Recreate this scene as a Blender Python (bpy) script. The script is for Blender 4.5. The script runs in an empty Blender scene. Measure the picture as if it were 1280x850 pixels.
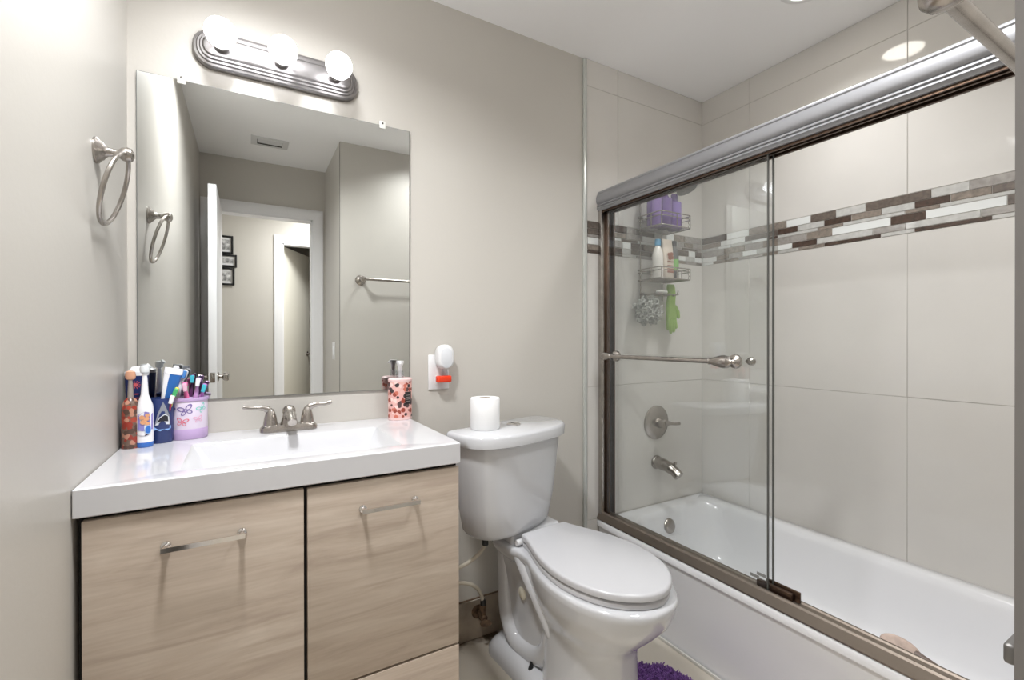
import bpy, bmesh, math, random
from mathutils import Vector, Matrix, Euler
random.seed(7)
R = math.radians
PI = math.pi
S = bpy.context.scene
COL = S.collection

# ------------------------------------------------------------------ camera, world, light, exposure
H = 1.174
cam = bpy.data.cameras.new('camera'); camo = bpy.data.objects.new('camera', cam); COL.objects.link(camo)
cam.sensor_fit = 'HORIZONTAL'; cam.sensor_width = 36.0; cam.lens = 579.4064 / 1280 * 36.0
cam.clip_start = 0.01
_y, _p, _r = R(29.9711), R(-0.1454), R(-0.0666)
fw = Vector((math.sin(_y)*math.cos(_p), math.cos(_y)*math.cos(_p), math.sin(_p)))
rt0 = Vector((math.cos(_y), -math.sin(_y), 0)); up0 = rt0.cross(fw)
rt = rt0*math.cos(_r) + up0*math.sin(_r); up = up0*math.cos(_r) - rt0*math.sin(_r)
m = Matrix((rt, up, -fw)).transposed().to_4x4(); m.translation = (0, 0, H)
camo.matrix_world = m
S.camera = camo

w = bpy.data.worlds.new('world'); S.world = w; w.use_nodes = True
w.node_tree.nodes['Background'].inputs[0].default_value = (0.8, 0.85, 0.9, 1)
w.node_tree.nodes['Background'].inputs[1].default_value = 0.2

S.view_settings.view_transform = 'Standard'; S.view_settings.look = 'None'
S.view_settings.gamma = 1.0; S.view_settings.use_curve_mapping = False
S.view_settings.exposure = 0.92
S.cycles.use_denoising = True
S.cycles.max_bounces = 12; S.cycles.diffuse_bounces = 6; S.cycles.glossy_bounces = 6
S.cycles.transparent_max_bounces = 24; S.cycles.transmission_bounces = 8
S.cycles.caustics_reflective = False; S.cycles.caustics_refractive = False
S.cycles.sample_clamp_indirect = 6.0

BULB = 3.9        # vanity bulbs (emission strength)
DOWN = 2.2         # recessed downlight over the tub (W)
HALL_FILL = 18.0        # added fill shining in from the hall, source unseen (W)
def area_light(name, loc, size, power, col=(1, 1, 1), rot=(0, 0, 0), spread=180):
    l = bpy.data.lights.new(name, 'AREA'); l.shape = 'DISK'; l.size = size; l.energy = power; l.color = col
    l.spread = R(spread)
    o = bpy.data.objects.new(name, l); COL.objects.link(o); o.location = loc; o.rotation_euler = rot
    return o
area_light('downlight_lamp', (1.745, 0.905, 2.424), 0.13, DOWN, (0.99, 0.99, 1.0), spread=125)
TUB_FILL = 4.5         # unseen fill light added overhead near the tub (W)
ROOM_FILL = 12.5        # added overhead fill, out of view, brightens the whole room (W)
area_light('room_fill', (0.0, 0.86, 2.425), 0.20, ROOM_FILL, (0.975, 0.987, 1.0), spread=150)
area_light('tub_fill', (1.08, 0.45, 2.42), 0.30, TUB_FILL, (0.975, 0.987, 1.0), spread=140)
area_light('hall_fill', (0.72, -1.12, 2.40), 0.45, HALL_FILL, (0.99, 0.99, 1.0))

# ------------------------------------------------------------------ materials
def lin(c):
    return tuple((x/255/12.92 if x/255 <= 0.04045 else ((x/255+0.055)/1.055)**2.4) for x in c[:3]) + (1.0,)
MC = {}
def mat(name, col, rough=0.5, metal=0.0, coat=0.0, vary=0.0, vscale=6.0, bump=0.0, bscale=60.0, spec=None, stretch=None):
    if name in MC: return MC[name]
    mt = bpy.data.materials.new(name); mt.use_nodes = True; nt = mt.node_tree
    b = nt.nodes['Principled BSDF']
    b.inputs['Base Color'].default_value = lin(col); b.inputs['Roughness'].default_value = rough
    b.inputs['Metallic'].default_value = metal; b.inputs['Coat Weight'].default_value = coat
    if spec is not None: b.inputs['Specular IOR Level'].default_value = spec
    if vary or bump:
        tc = nt.nodes.new('ShaderNodeTexCoord'); mp = nt.nodes.new('ShaderNodeMapping')
        nt.links.new(tc.outputs['Object'], mp.inputs[0])
        if stretch: mp.inputs['Scale'].default_value = stretch
    if vary:
        n = nt.nodes.new('ShaderNodeTexNoise'); n.inputs['Scale'].default_value = vscale; n.inputs['Detail'].default_value = 4
        nt.links.new(mp.outputs[0], n.inputs['Vector'])
        r = nt.nodes.new('ShaderNodeValToRGB')
        r.color_ramp.elements[0].position = 0.3; r.color_ramp.elements[1].position = 0.7
        r.color_ramp.elements[0].color = lin([max(0, x*(1-vary)) for x in col]); r.color_ramp.elements[1].color = lin([min(255, x*(1+vary)) for x in col])
        nt.links.new(n.outputs['Fac'], r.inputs[0]); nt.links.new(r.outputs[0], b.inputs['Base Color'])
    if bump:
        n2 = nt.nodes.new('ShaderNodeTexNoise'); n2.inputs['Scale'].default_value = bscale; n2.inputs['Detail'].default_value = 3
        nt.links.new(mp.outputs[0], n2.inputs['Vector'])
        bp = nt.nodes.new('ShaderNodeBump'); bp.inputs['Strength'].default_value = bump; bp.inputs['Distance'].default_value = 0.002
        nt.links.new(n2.outputs['Fac'], bp.inputs['Height']); nt.links.new(bp.outputs[0], b.inputs['Normal'])
    MC[name] = mt
    return mt
def emis(name, col, strength):
    mt = bpy.data.materials.new(name); mt.use_nodes = True; nt = mt.node_tree
    b = nt.nodes['Principled BSDF']; b.inputs['Base Color'].default_value = lin(col)
    b.inputs['Emission Color'].default_value = lin(col); b.inputs['Emission Strength'].default_value = strength
    return mt
def glass_mat(name, tint, gloss, rough=0.0):
    mt = bpy.data.materials.new(name); mt.use_nodes = True; nt = mt.node_tree; nt.nodes.clear()
    o = nt.nodes.new('ShaderNodeOutputMaterial'); mx = nt.nodes.new('ShaderNodeMixShader')
    t = nt.nodes.new('ShaderNodeBsdfTransparent'); t.inputs[0].default_value = tint
    g = nt.nodes.new('ShaderNodeBsdfGlossy'); g.inputs['Roughness'].default_value = rough
    g.inputs['Color'].default_value = (0.92, 0.96, 1.0, 1)
    lw = nt.nodes.new('ShaderNodeLayerWeight'); lw.inputs['Blend'].default_value = 0.5
    pw = nt.nodes.new('ShaderNodeMath'); pw.operation = 'POWER'; pw.inputs[1].default_value = 5.0
    ml = nt.nodes.new('ShaderNodeMath'); ml.operation = 'MULTIPLY_ADD'; ml.inputs[1].default_value = 0.9; ml.inputs[2].default_value = 0.04*gloss
    ml.use_clamp = True
    nt.links.new(lw.outputs['Facing'], pw.inputs[0]); nt.links.new(pw.outputs[0], ml.inputs[0]); nt.links.new(ml.outputs[0], mx.inputs[0])
    nt.links.new(t.outputs[0], mx.inputs[1]); nt.links.new(g.outputs[0], mx.inputs[2]); nt.links.new(mx.outputs[0], o.inputs[0])
    return mt
def wood_mat():
    mt = bpy.data.materials.new('oak laminate'); mt.use_nodes = True; nt = mt.node_tree; b = nt.nodes['Principled BSDF']
    tc = nt.nodes.new('ShaderNodeTexCoord'); mp = nt.nodes.new('ShaderNodeMapping')
    mp.inputs['Rotation'].default_value = (0, R(-7), 0); mp.inputs['Scale'].default_value = (1.1, 1.0, 9.0)
    nt.links.new(tc.outputs['Object'], mp.inputs[0])
    n = nt.nodes.new('ShaderNodeTexNoise'); n.inputs['Scale'].default_value = 3.2; n.inputs['Detail'].default_value = 8; n.inputs['Roughness'].default_value = 0.62
    n.inputs['Distortion'].default_value = 0.7
    nt.links.new(mp.outputs[0], n.inputs['Vector'])
    mp2 = nt.nodes.new('ShaderNodeMapping'); mp2.inputs['Rotation'].default_value = (0, R(-7), 0); mp2.inputs['Scale'].default_value = (6.0, 1, 160.0)
    nt.links.new(tc.outputs['Object'], mp2.inputs[0])
    n2 = nt.nodes.new('ShaderNodeTexNoise'); n2.inputs['Scale'].default_value = 1.0; n2.inputs['Detail'].default_value = 3
    nt.links.new(mp2.outputs[0], n2.inputs['Vector'])
    r = nt.nodes.new('ShaderNodeValToRGB'); e = r.color_ramp.elements
    e[0].position = 0.30; e[0].color = lin((170, 154, 140)); e[1].position = 0.72; e[1].color = lin((198, 185, 171))
    x = r.color_ramp.elements.new(0.5); x.color = lin((186, 171, 156))
    nt.links.new(n.outputs['Fac'], r.inputs[0])
    mx = nt.nodes.new('ShaderNodeMixRGB'); mx.blend_type = 'MULTIPLY'; mx.inputs[0].default_value = 0.18
    r2 = nt.nodes.new('ShaderNodeValToRGB'); r2.color_ramp.elements[0].position = 0.35; r2.color_ramp.elements[1].position = 0.65
    r2.color_ramp.elements[0].color = (0.62, 0.58, 0.54, 1); r2.color_ramp.elements[1].color = (1, 1, 1, 1)
    nt.links.new(n2.outputs['Fac'], r2.inputs[0])
    nt.links.new(r.outputs[0], mx.inputs[1]); nt.links.new(r2.outputs[0], mx.inputs[2])
    nt.links.new(mx.outputs[0], b.inputs['Base Color']); b.inputs['Roughness'].default_value = 0.5
    return mt
def blob_mat(name, base, cols, scale, thr, rough=0.3):
    """printed pattern: voronoi cells of several colours over a base colour"""
    mt = bpy.data.materials.new(name); mt.use_nodes = True; nt = mt.node_tree; b = nt.nodes['Principled BSDF']
    tc = nt.nodes.new('ShaderNodeTexCoord')
    v = nt.nodes.new('ShaderNodeTexVoronoi'); v.inputs['Scale'].default_value = scale
    nt.links.new(tc.outputs['Object'], v.inputs['Vector'])
    sp = nt.nodes.new('ShaderNodeSeparateColor'); nt.links.new(v.outputs['Color'], sp.inputs[0])
    r = nt.nodes.new('ShaderNodeValToRGB'); r.color_ramp.interpolation = 'CONSTANT'
    els = r.color_ramp.elements
    while len(els) < len(cols): els.new(0.5)
    for i, c in enumerate(cols):
        els[i].position = i/len(cols); els[i].color = lin(c)
    nt.links.new(sp.outputs[0], r.inputs[0])
    lt = nt.nodes.new('ShaderNodeMath'); lt.operation = 'LESS_THAN'; lt.inputs[1].default_value = thr
    nt.links.new(v.outputs['Distance'], lt.inputs[0])
    mx = nt.nodes.new('ShaderNodeMixRGB'); mx.inputs[1].default_value = lin(base)
    nt.links.new(lt.outputs[0], mx.inputs[0]); nt.links.new(r.outputs[0], mx.inputs[2])
    nt.links.new(mx.outputs[0], b.inputs['Base Color']); b.inputs['Roughness'].default_value = rough
    return mt
def floor_mat():
    mt = bpy.data.materials.new('floor tile'); mt.use_nodes = True; nt = mt.node_tree; b = nt.nodes['Principled BSDF']
    tc = nt.nodes.new('ShaderNodeNewGeometry')
    n = nt.nodes.new('ShaderNodeTexNoise'); n.inputs['Scale'].default_value = 5; n.inputs['Detail'].default_value = 5
    nt.links.new(tc.outputs['Position'], n.inputs['Vector'])
    r = nt.nodes.new('ShaderNodeValToRGB'); r.color_ramp.elements[0].color = lin((196, 188, 174)); r.color_ramp.elements[1].color = lin((212, 205, 193))
    nt.links.new(n.outputs['Fac'], r.inputs[0])
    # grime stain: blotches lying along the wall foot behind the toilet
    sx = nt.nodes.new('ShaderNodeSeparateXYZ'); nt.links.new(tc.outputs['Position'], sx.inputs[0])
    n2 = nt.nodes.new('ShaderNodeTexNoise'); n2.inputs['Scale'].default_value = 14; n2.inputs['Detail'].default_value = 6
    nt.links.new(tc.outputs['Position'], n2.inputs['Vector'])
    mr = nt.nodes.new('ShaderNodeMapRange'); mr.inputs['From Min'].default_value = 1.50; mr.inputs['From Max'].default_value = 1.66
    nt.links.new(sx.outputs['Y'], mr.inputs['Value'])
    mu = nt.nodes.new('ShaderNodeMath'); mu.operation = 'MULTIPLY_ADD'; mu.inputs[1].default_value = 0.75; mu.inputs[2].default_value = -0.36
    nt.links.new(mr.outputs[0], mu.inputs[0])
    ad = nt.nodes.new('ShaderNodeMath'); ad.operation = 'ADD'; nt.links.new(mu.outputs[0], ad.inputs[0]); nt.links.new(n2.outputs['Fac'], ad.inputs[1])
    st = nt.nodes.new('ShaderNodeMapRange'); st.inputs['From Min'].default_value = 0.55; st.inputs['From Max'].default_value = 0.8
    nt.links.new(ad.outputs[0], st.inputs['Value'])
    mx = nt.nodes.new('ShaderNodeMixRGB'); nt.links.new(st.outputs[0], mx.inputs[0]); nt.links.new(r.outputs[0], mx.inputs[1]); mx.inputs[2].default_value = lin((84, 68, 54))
    nt.links.new(mx.outputs[0], b.inputs['Base Color']); b.inputs['Roughness'].default_value = 0.35
    return mt

M_wall = mat('wall paint', (196, 192, 185), 0.38, bump=0.12, bscale=90)
M_ceil = mat('ceiling paint', (246, 246, 247), 0.8)
M_tile = mat('wall tile', (213, 210, 205), 0.06, vary=0.012, vscale=3)
M_grout = mat('grout', (190, 186, 180), 0.8)
M_white = mat('white gloss', (208, 208, 211), 0.12, coat=0.3)
M_ceramic = mat('vitreous china', (203, 204, 207), 0.1, coat=0.5)
M_enamel = mat('tub enamel', (226, 226, 228), 0.16, coat=0.4)
M_seat = mat('seat plastic', (196, 196, 199), 0.3)
M_plastic = mat('white plastic', (230, 230, 231), 0.35)
M_trimw = mat('white trim paint', (236, 236, 238), 0.35)
M_nickel = mat('brushed nickel', (176, 170, 164), 0.27, 1.0, vary=0.05, vscale=40)
M_nickel2 = mat('light satin nickel', (150, 150, 153), 0.55, 0.4)
M_lightbar = mat('dark brushed nickel', (150, 147, 147), 0.32, 1.0)
M_bronze = mat('oxidised bronze', (92, 74, 62), 0.35, 0.9)
M_track = mat('track metal', (140, 130, 120), 0.48, 1.0)
M_chrome = mat('chrome', (225, 222, 220), 0.08, 1.0)
M_mirror = mat('mirror silver', (228, 230, 228), 0.0, 1.0)
M_wood = wood_mat()
M_dark = mat('painted dark', (20, 16, 14), 0.7)
M_black = mat('black plastic', (20, 20, 22), 0.4)
M_glass = glass_mat('shower glass', (0.98, 0.985, 0.982, 1), 1.25)
M_clear = glass_mat('clear plastic', (0.85, 0.87, 0.88, 1), 2.0, 0.05)
M_edge = mat('glass edge', (84, 84, 80), 0.3)
M_floor = floor_mat()

# ------------------------------------------------------------------ builders
BASE = {}
class B:
    def __init__(s): s.bm = bmesh.new(); s.f0 = 0
    def _m(s, faces, mi):
        for f in faces: f.material_index = mi
    def poly(s, pts, mi=0):
        f = s.bm.faces.new([s.bm.verts.new(p) for p in pts]); f.material_index = mi; return s
    def box(s, a, b, bev=0.0, mi=0, seg=2, mtx=None):
        a, b = [min(p, q) for p, q in zip(a, b)], [max(p, q) for p, q in zip(a, b)]
        r = bmesh.ops.create_cube(s.bm, size=1.0); vs = r['verts']
        for v in vs:
            v.co = Vector([(a[i]+b[i])/2 + v.co[i]*(b[i]-a[i]) for i in range(3)])
        fs = {f for v in vs for f in v.link_faces}
        s._m(fs, mi)
        if bev > 0:
            es = list({e for v in vs for e in v.link_edges})
            rr = bmesh.ops.bevel(s.bm, geom=es, offset=bev, segments=seg, profile=0.5, affect='EDGES')
            s._m(rr['faces'], mi); vs = list({v for f in rr['faces'] for v in f.verts} | {v for v in vs if v.is_valid})
        if mtx is not None:
            for v in vs: v.co = mtx @ v.co
        return s
    def loft(s, rings, cap0=True, cap1=True, mi=0, closed=True):
        V = [[s.bm.verts.new(p) for p in r] for r in rings]; n = len(V[0])
        for i in range(len(V)-1):
            for j in range(n if closed else n-1):
                k = (j+1) % n
                try: s.bm.faces.new((V[i][j], V[i][k], V[i+1][k], V[i+1][j])).material_index = mi
                except ValueError: pass
        if cap0: s.bm.faces.new(V[0][::-1]).material_index = mi
        if cap1: s.bm.faces.new(V[-1]).material_index = mi
        return s
    def lathe(s, prof, o, axis=(0, 0, 1), n=32, mi=0, sx=1.0, sy=1.0, ref=None):
        ax = Vector(axis).normalized()
        u = Vector(ref) if ref else (Vector((1, 0, 0)) if abs(ax.x) < 0.9 else Vector((0, 1, 0)))
        u = (u - ax*u.dot(ax)).normalized(); v = ax.cross(u); o = Vector(o)
        rings = []
        for r, h in prof:
            r = max(r, 1e-4)
            rings.append([o + ax*h + u*(r*sx*math.cos(2*PI*i/n)) + v*(r*sy*math.sin(2*PI*i/n)) for i in range(n)])
        return s.loft(rings, mi=mi)
    def tube(s, path, r, n=12, closed=False, mi=0, flat=1.0):
        P = [Vector(p) for p in path]; L = len(P); rings = []
        rad = r if isinstance(r, (list, tuple)) else [r]*L
        prev = None
        for i in range(L):
            if closed: t = P[(i+1) % L] - P[i-1]
            else: t = P[min(i+1, L-1)] - P[max(i-1, 0)]
            t.normalize()
            if prev is None:
                a = Vector((0, 0, 1)) if abs(t.z) < 0.9 else Vector((1, 0, 0))
                u = (a - t*a.dot(t)).normalized()
            else:
                u = (prev - t*prev.dot(t)).normalized()
            prev = u; v = t.cross(u)
            rings.append([P[i] + u*(rad[i]*math.cos(2*PI*j/n)) + v*(rad[i]*flat*math.sin(2*PI*j/n)) for j in range(n)])
        if closed: rings.append(rings[0]); 
        if closed:
            V = [[s.bm.verts.new(p) for p in q] for q in rings[:-1]]
            for i in range(L):
                for j in range(n):
                    k = (j+1) % n; a = V[i]; b = V[(i+1) % L]
                    s.bm.faces.new((a[j], a[k], b[k], b[j])).material_index = mi
            return s
        return s.loft(rings, mi=mi)
    def sphere(s, c, r, sc=(1, 1, 1), u=24, v=14, mi=0, mtx=None):
        rr = bmesh.ops.create_uvsphere(s.bm, u_segments=u, v_segments=v, radius=r)
        for q in rr['verts']:
            q.co = Vector((q.co.x*sc[0], q.co.y*sc[1], q.co.z*sc[2]))
            if mtx: q.co = mtx @ q.co
            q.co += Vector(c)
        s._m({f for q in rr['verts'] for f in q.link_faces}, mi)
        return s
    def prism(s, poly, h0, h1, plane='xy', mi=0):
        def P(a, b, h): return {'xy': (a, b, h), 'xz': (a, h, b), 'yz': (h, a, b)}[plane]
        return s.loft([[P(a, b, h0) for a, b in poly], [P(a, b, h1) for a, b in poly]], mi=mi)
    def xf(s, mtx):
        for v in s.bm.verts: v.co = mtx @ v.co
        return s
def rrect(cx, cy, hx, hy, r, n=6):
    pts = []
    for q, (sx, sy) in enumerate(((1, 1), (-1, 1), (-1, -1), (1, -1))):
        for i in range(n+1):
            a = PI/2*q + PI/2*i/n
            pts.append((cx + sx*(hx-r) + r*math.cos(a), cy + sy*(hy-r) + r*math.sin(a)))
    return pts
def obj(name, b, m, parent=None, sharp=38, bevel=0.0):
    bm = b.bm if isinstance(b, B) else b
    base = Vector(BASE.get(parent.name, (0, 0, 0))) if parent else Vector((0, 0, 0))
    bmesh.ops.recalc_face_normals(bm, faces=bm.faces)
    if not parent:
        xs = [v.co for v in bm.verts]
        c = Vector((sum(v.x for v in xs)/len(xs), sum(v.y for v in xs)/len(xs), min(v.z for v in xs)))
        base = c
    for v in bm.verts: v.co -= base
    for f in bm.faces: f.smooth = True
    th = R(sharp)
    for e in bm.edges:
        if len(e.link_faces) == 2:
            e.smooth = e.calc_face_angle(0) < th
    me = bpy.data.meshes.new(name); bm.to_mesh(me); bm.free()
    for x in (m if isinstance(m, (list, tuple)) else [m]): me.materials.append(x)
    o = bpy.data.objects.new(name, me); COL.objects.link(o)
    if parent: o.parent = parent
    else: o.location = base
    BASE[o.name] = tuple(base)
    if bevel:
        md = o.modifiers.new('bevel', 'BEVEL'); md.width = bevel; md.segments = 2; md.limit_method = 'ANGLE'
    return o
def thing(name, label, cat, loc, group=None):
    o = bpy.data.objects.new(name, None); COL.objects.link(o); o.location = loc; o.empty_display_size = 0.05
    o['label'] = label; o['category'] = cat
    if group: o['group'] = group
    BASE[o.name] = tuple(loc)
    return o
def tag(o, label, cat, group=None):
    o['label'] = label; o['category'] = cat
    if group: o['group'] = group
    return o
def struct(name, b, m, parent=None, **k):
    o = obj(name, b, m, parent, **k)
    if parent is None: o['kind'] = 'structure'
    return o
def smooth(P, Rr, k=5):
    P = [Vector(p) for p in P]; o, q = [], []
    for i in range(len(P)-1):
        a, b, c, d = P[max(i-1, 0)], P[i], P[i+1], P[min(i+2, len(P)-1)]
        for j in range(k):
            t = j/k
            o.append(0.5*((2*b)+(c-a)*t+(2*a-5*b+4*c-d)*t*t+(3*b-a-3*c+d)*t**3)); q.append(Rr[i]*(1-t)+Rr[i+1]*t)
    return o+[P[-1]], q+[Rr[-1]]
def bez(p0, p1, p2, p3, n=16):
    p0, p1, p2, p3 = map(Vector, (p0, p1, p2, p3)); out = []
    for i in range(n+1):
        t = i/n; q = 1-t
        out.append(p0*q**3 + p1*3*q*q*t + p2*3*q*t*t + p3*t**3)
    return out

# ------------------------------------------------------------------ room constants
XL, XR, YB, ZC = -0.2816, 2.124, 1.65, 2.437
YN, XJ, YD = 0.117, 0.5257, -0.5506       # near wall beside the tub, jog face, door wall
XT = 1.322                                # where the tile begins on the back wall

# ------------------------------------------------------------------ room shell
struct('floor', B().box((-1.5, -3.4, -0.05), (2.3, 1.75, 0)), M_floor)
struct('ceiling', B().box((-1.5, -3.4, ZC), (2.3, 1.75, ZC+0.05)), M_ceil)
struct('wall_left', B().box((XL-0.1, YD-0.1, 0), (XL, YB, ZC)), M_wall)
struct('wall_back', B().box((XL-0.1, YB, 0), (XR+0.12, YB+0.1, ZC)), M_wall)
struct('wall_near', B().box((XJ, YD, 0), (XR+0.12, YN, ZC)), M_wall)

def tiled(name, plane, a0, a1, va, zs, axis_pos, face):
    """grout bed with separate tiles standing 2 mm proud of it"""
    b = B()
    def bx(p0, p1, z0, z1, d0, d1, mi, bev=0):
        if plane == 'back': b.box((p0, axis_pos-d1, z0), (p1, axis_pos-d0, z1), bev, mi, seg=1)
        else: b.box((axis_pos-d1, p0, z0), (axis_pos-d0, p1, z1), bev, mi, seg=1)
    bx(a0, a1, zs[0], zs[-1], -0.11 if plane == 'right' else 0.0, 0.006, 1)
    va = [a0] + [v for v in va if a0 < v < a1] + [a1]
    g = 0.0011
    for i in range(len(va)-1):
        for j in range(len(zs)-1):
            if abs(zs[j]-1.562) < 1e-6: continue
            bx(va[i]+g, va[i+1]-g, zs[j]+g, zs[j+1]-g, 0.005, 0.008, 0, 0.0007)
    struct(name, b, [M_tile, M_grout])
ZS = [0.30, 0.956, 1.562, 1.707, 2.315, ZC]
tiled('wall_right', 'right', YN, YB, [0.145, 0.755, 1.374], [0.0]+ZS[1:], XR+0.008, -1)
tiled('wall_end', 'back', XT+0.016, XR-0.0005, [1.523], [0.0, 0.352]+ZS[1:], YB, -1)
bn = B(); bn.box((1.41, YN, 0.34), (XR, YN+0.006, ZC), 0, 0); struct('trim_4', bn, M_tile)
# pale metal edge strip where the tile meets the paint
struct('trim_1', B().box((XT-0.004, YB-0.012, 0.0), (XT+0.015, YB, ZC-0.004), 0.003), mat('edge strip', (205, 208, 204), 0.25, 0.35))
# tile base behind toilet and vanity, colours darkened for grime and shade
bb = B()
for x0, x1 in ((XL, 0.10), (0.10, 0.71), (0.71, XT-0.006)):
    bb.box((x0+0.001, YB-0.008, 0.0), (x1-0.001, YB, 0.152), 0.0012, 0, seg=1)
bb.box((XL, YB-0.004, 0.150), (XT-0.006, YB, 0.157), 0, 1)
struct('baseboard_back', bb, [mat('base tile', (158, 145, 130), 0.3, vary=0.16, vscale=9), mat('dirty shaded grout', (112, 94, 78), 0.9, vary=0.3, vscale=20)])
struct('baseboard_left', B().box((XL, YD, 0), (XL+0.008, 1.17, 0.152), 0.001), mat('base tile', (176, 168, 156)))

# mosaic border
PAL = {'w': mat('mosaic white', (226, 228, 226), 0.08), 'l': mat('mosaic pale glass', (190, 189, 185), 0.08, vary=0.05, vscale=60),
       'g': mat('mosaic grey glass', (158, 153, 148), 0.1, vary=0.08, vscale=60), 't': mat('mosaic taupe', (136, 126, 116), 0.15, vary=0.12, vscale=70),
       'd': mat('mosaic umber stone', (100, 90, 82), 0.3, vary=0.15, vscale=80), 'b': mat('mosaic dark brown', (74, 59, 50), 0.3, vary=0.2, vscale=80)}
PK = list(PAL)
ROWS = [(1.707, 1.674), (1.674, 1.648), (1.648, 1.634), (1.634, 1.602), (1.602, 1.577), (1.577, 1.562)]
def uY(u):   # frame column -> position along the right-hand wall
    x = (u-640)/579.4; a = _y
    d = (math.sin(a)+x*math.cos(a), math.cos(a)-x*math.sin(a)); return XR*d[1]/d[0]
RIGHT = ['972t983w1013d1045l1082d1164l1212g1290', '972b997l1030b1064t1102l1143b1188t1240d1290', '972l1022t1054l1131t1175l1290',
         '972g1008t1040w1113b1157w1259d1290', '972w990b1021l1091g1132l1226g1290', '972l998t1030b1101l1143b1240l1290']
import re
def mosaic():
    b = B()
    for (z1, z0), s in zip(ROWS, RIGHT):
        tk = re.findall(r'(\d+)([a-z]?)', s)
        segs = [(uY(float(tk[i][0])), uY(float(tk[i+1][0])), tk[i][1]) for i in range(len(tk)-1)]
        ye = segs[0][0]; y = YB-0.008
        pat = 'gtwdlbgwtl'; k = random.randrange(10); q = []
        while y - ye > 0.02:
            L = random.uniform(0.06, 0.15); L = min(L, y-ye)
            if y-ye-L < 0.03: L = y-ye
            q.append((y, y-L, pat[k % 10])); k += random.choice((1, 2, 3)); y -= L
        y = segs[-1][1]
        while y > YN+0.01:
            L = min(random.uniform(0.06, 0.15), y-YN-0.004); q.append((y, y-L, random.choice('gtwdlb'))); y -= L
        for a, c, k in segs + q:
            b.box((XR-0.0005, min(a, c)+0.0011, z0+0.0011), (XR+0.006, max(a, c)-0.0011, z1-0.0011), 0.0006, PK.index(k), seg=1)
    struct('trim_2', b, [PAL[k] for k in PK])
    b = B()
    L0 = [('d', 0.035), ('d', 0.028), ('g', 0.04), ('t', 0.02), ('b', 0.03), ('b', 0.03)]
    for r, (z1, z0) in enumerate(ROWS):
        x = XT+0.018; k = r*3
        first = True
        while x < XR-0.01:
            L = random.uniform(0.05, 0.13); c = 'dlgwbtlgdw'[k % 10]
            if first: c = 'ddgwtb'[r]; L = 0.11+0.02*(r % 2); first = False
            if XR-0.006-x-L < 0.03: L = XR-0.006-x
            b.box((x+0.0011, YB-0.0085, z0+0.0011), (x+L-0.0011, YB-0.003, z1-0.0011), 0.0006, PK.index(c), seg=1)
            x += L; k += random.choice((1, 2, 3))
    struct('trim_3', b, [PAL[k] for k in PK])
mosaic()

# door wall behind the camera (seen in the mirror), with its casing and open door
OX0, OX1, OZ = -0.205, 0.437, 2.06
bd = B()
bd.box((XL-0.1, YD-0.1, 0), (OX0, YD, ZC)); bd.box((OX1, YD-0.1, 0), (XJ+0.1, YD, ZC)); bd.box((OX0, YD-0.1, OZ), (OX1, YD, ZC))
struct('wall_door', bd, M_wall)
def casing(b, x0, x1, zt, y, dirn, wd=0.072):
    prof = [(0, 0), (0, 0.012), (0.012, 0.017), (0.03, 0.017), (0.045, 0.012), (wd-0.012, 0.011), (wd, 0.006), (wd, 0)]
    # profile runs outwards from the opening; mitred at the top corners
    def pt(o, t, corner):
        return {'bl': (x0-o, y+dirn*t, 0.0), 'tl': (x0-o, y+dirn*t, zt+o), 'tr': (x1+o, y+dirn*t, zt+o), 'br': (x1+o, y+dirn*t, 0.0)}[corner]
    b.loft([[pt(wd-o, t, c) for o, t in prof] for c in ('bl', 'tl', 'tr', 'br')])
cs = B(); casing(cs, OX0, OX1, OZ, YD, 1)
cs.box((OX0-0.001, YD-0.1, 0), (OX0+0.012, YD, OZ), 0); cs.box((OX1-0.012, YD-0.1, 0), (OX1+0.001, YD, OZ), 0); cs.box((OX0, YD-0.1, OZ-0.012), (OX1, YD, OZ), 0)
struct('trim_5', cs, M_trimw)
d1 = struct('door_1', B().box((-0.192, YD+0.022, 0.012), (-0.150, 0.115, 2.05), 0.002), M_trimw)
for sx in (-1, 1):
    x0 = -0.171 + sx*0.021
    obj('door_knob', B().lathe([(0.030, 0), (0.030, 0.004), (0.024, 0.007), (0.012, 0.009), (0.011, 0.022), (0.020, 0.028), (0.026, 0.038), (0.027, 0.050), (0.022, 0.057), (0.0, 0.059)], (x0, 0.055, 0.936), (sx, 0, 0)), M_nickel, d1)
obj('latch_plate', B().box((-0.183, 0.1149, 0.908), (-0.159, 0.1165, 0.965), 0.0005).lathe([(0.008, 0), (0.007, 0.008), (0.0, 0.009)], (-0.171, 0.1165, 0.936), (0, 1, 0), 12), M_nickel, d1)

# hall beyond the door
HY = -1.70
bh = B(); fx0, fx1 = 0.295, 0.95
bh.box((-1.5, HY-0.1, 0), (fx0, HY, ZC)); bh.box((fx1, HY-0.1, 0), (2.3, HY, ZC)); bh.box((fx0, HY-0.1, 2.065), (fx1, HY, ZC))
struct('wall_hall', bh, M_wall)
struct('wall_hallend', B().box((-1.5, HY, 0), (-1.4, YD-0.1, ZC)), M_wall)
struct('wall_hallstart', B().box((1.5, HY, 0), (1.6, YD-0.1, ZC)), M_wall)
bq = B(); bq.box((-1.4, YD-0.101, 0), (XL-0.1, YD-0.1, ZC)); bq.box((XJ+0.1, YD-0.101, 0), (1.5, YD-0.1, ZC)); struct('wall_hallnear', bq, M_wall)
cs = B(); casing(cs, fx0, fx1, 2.065, HY, 1)
cs.box((fx0-0.001, HY-0.1, 0), (fx0+0.012, HY, 2.065)); cs.box((fx1-0.012, HY-0.1, 0), (fx1+0.001, HY, 2.065)); cs.box((fx0, HY-0.1, 2.053), (fx1, HY, 2.065))
struct('trim_6', cs, M_trimw)
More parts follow.
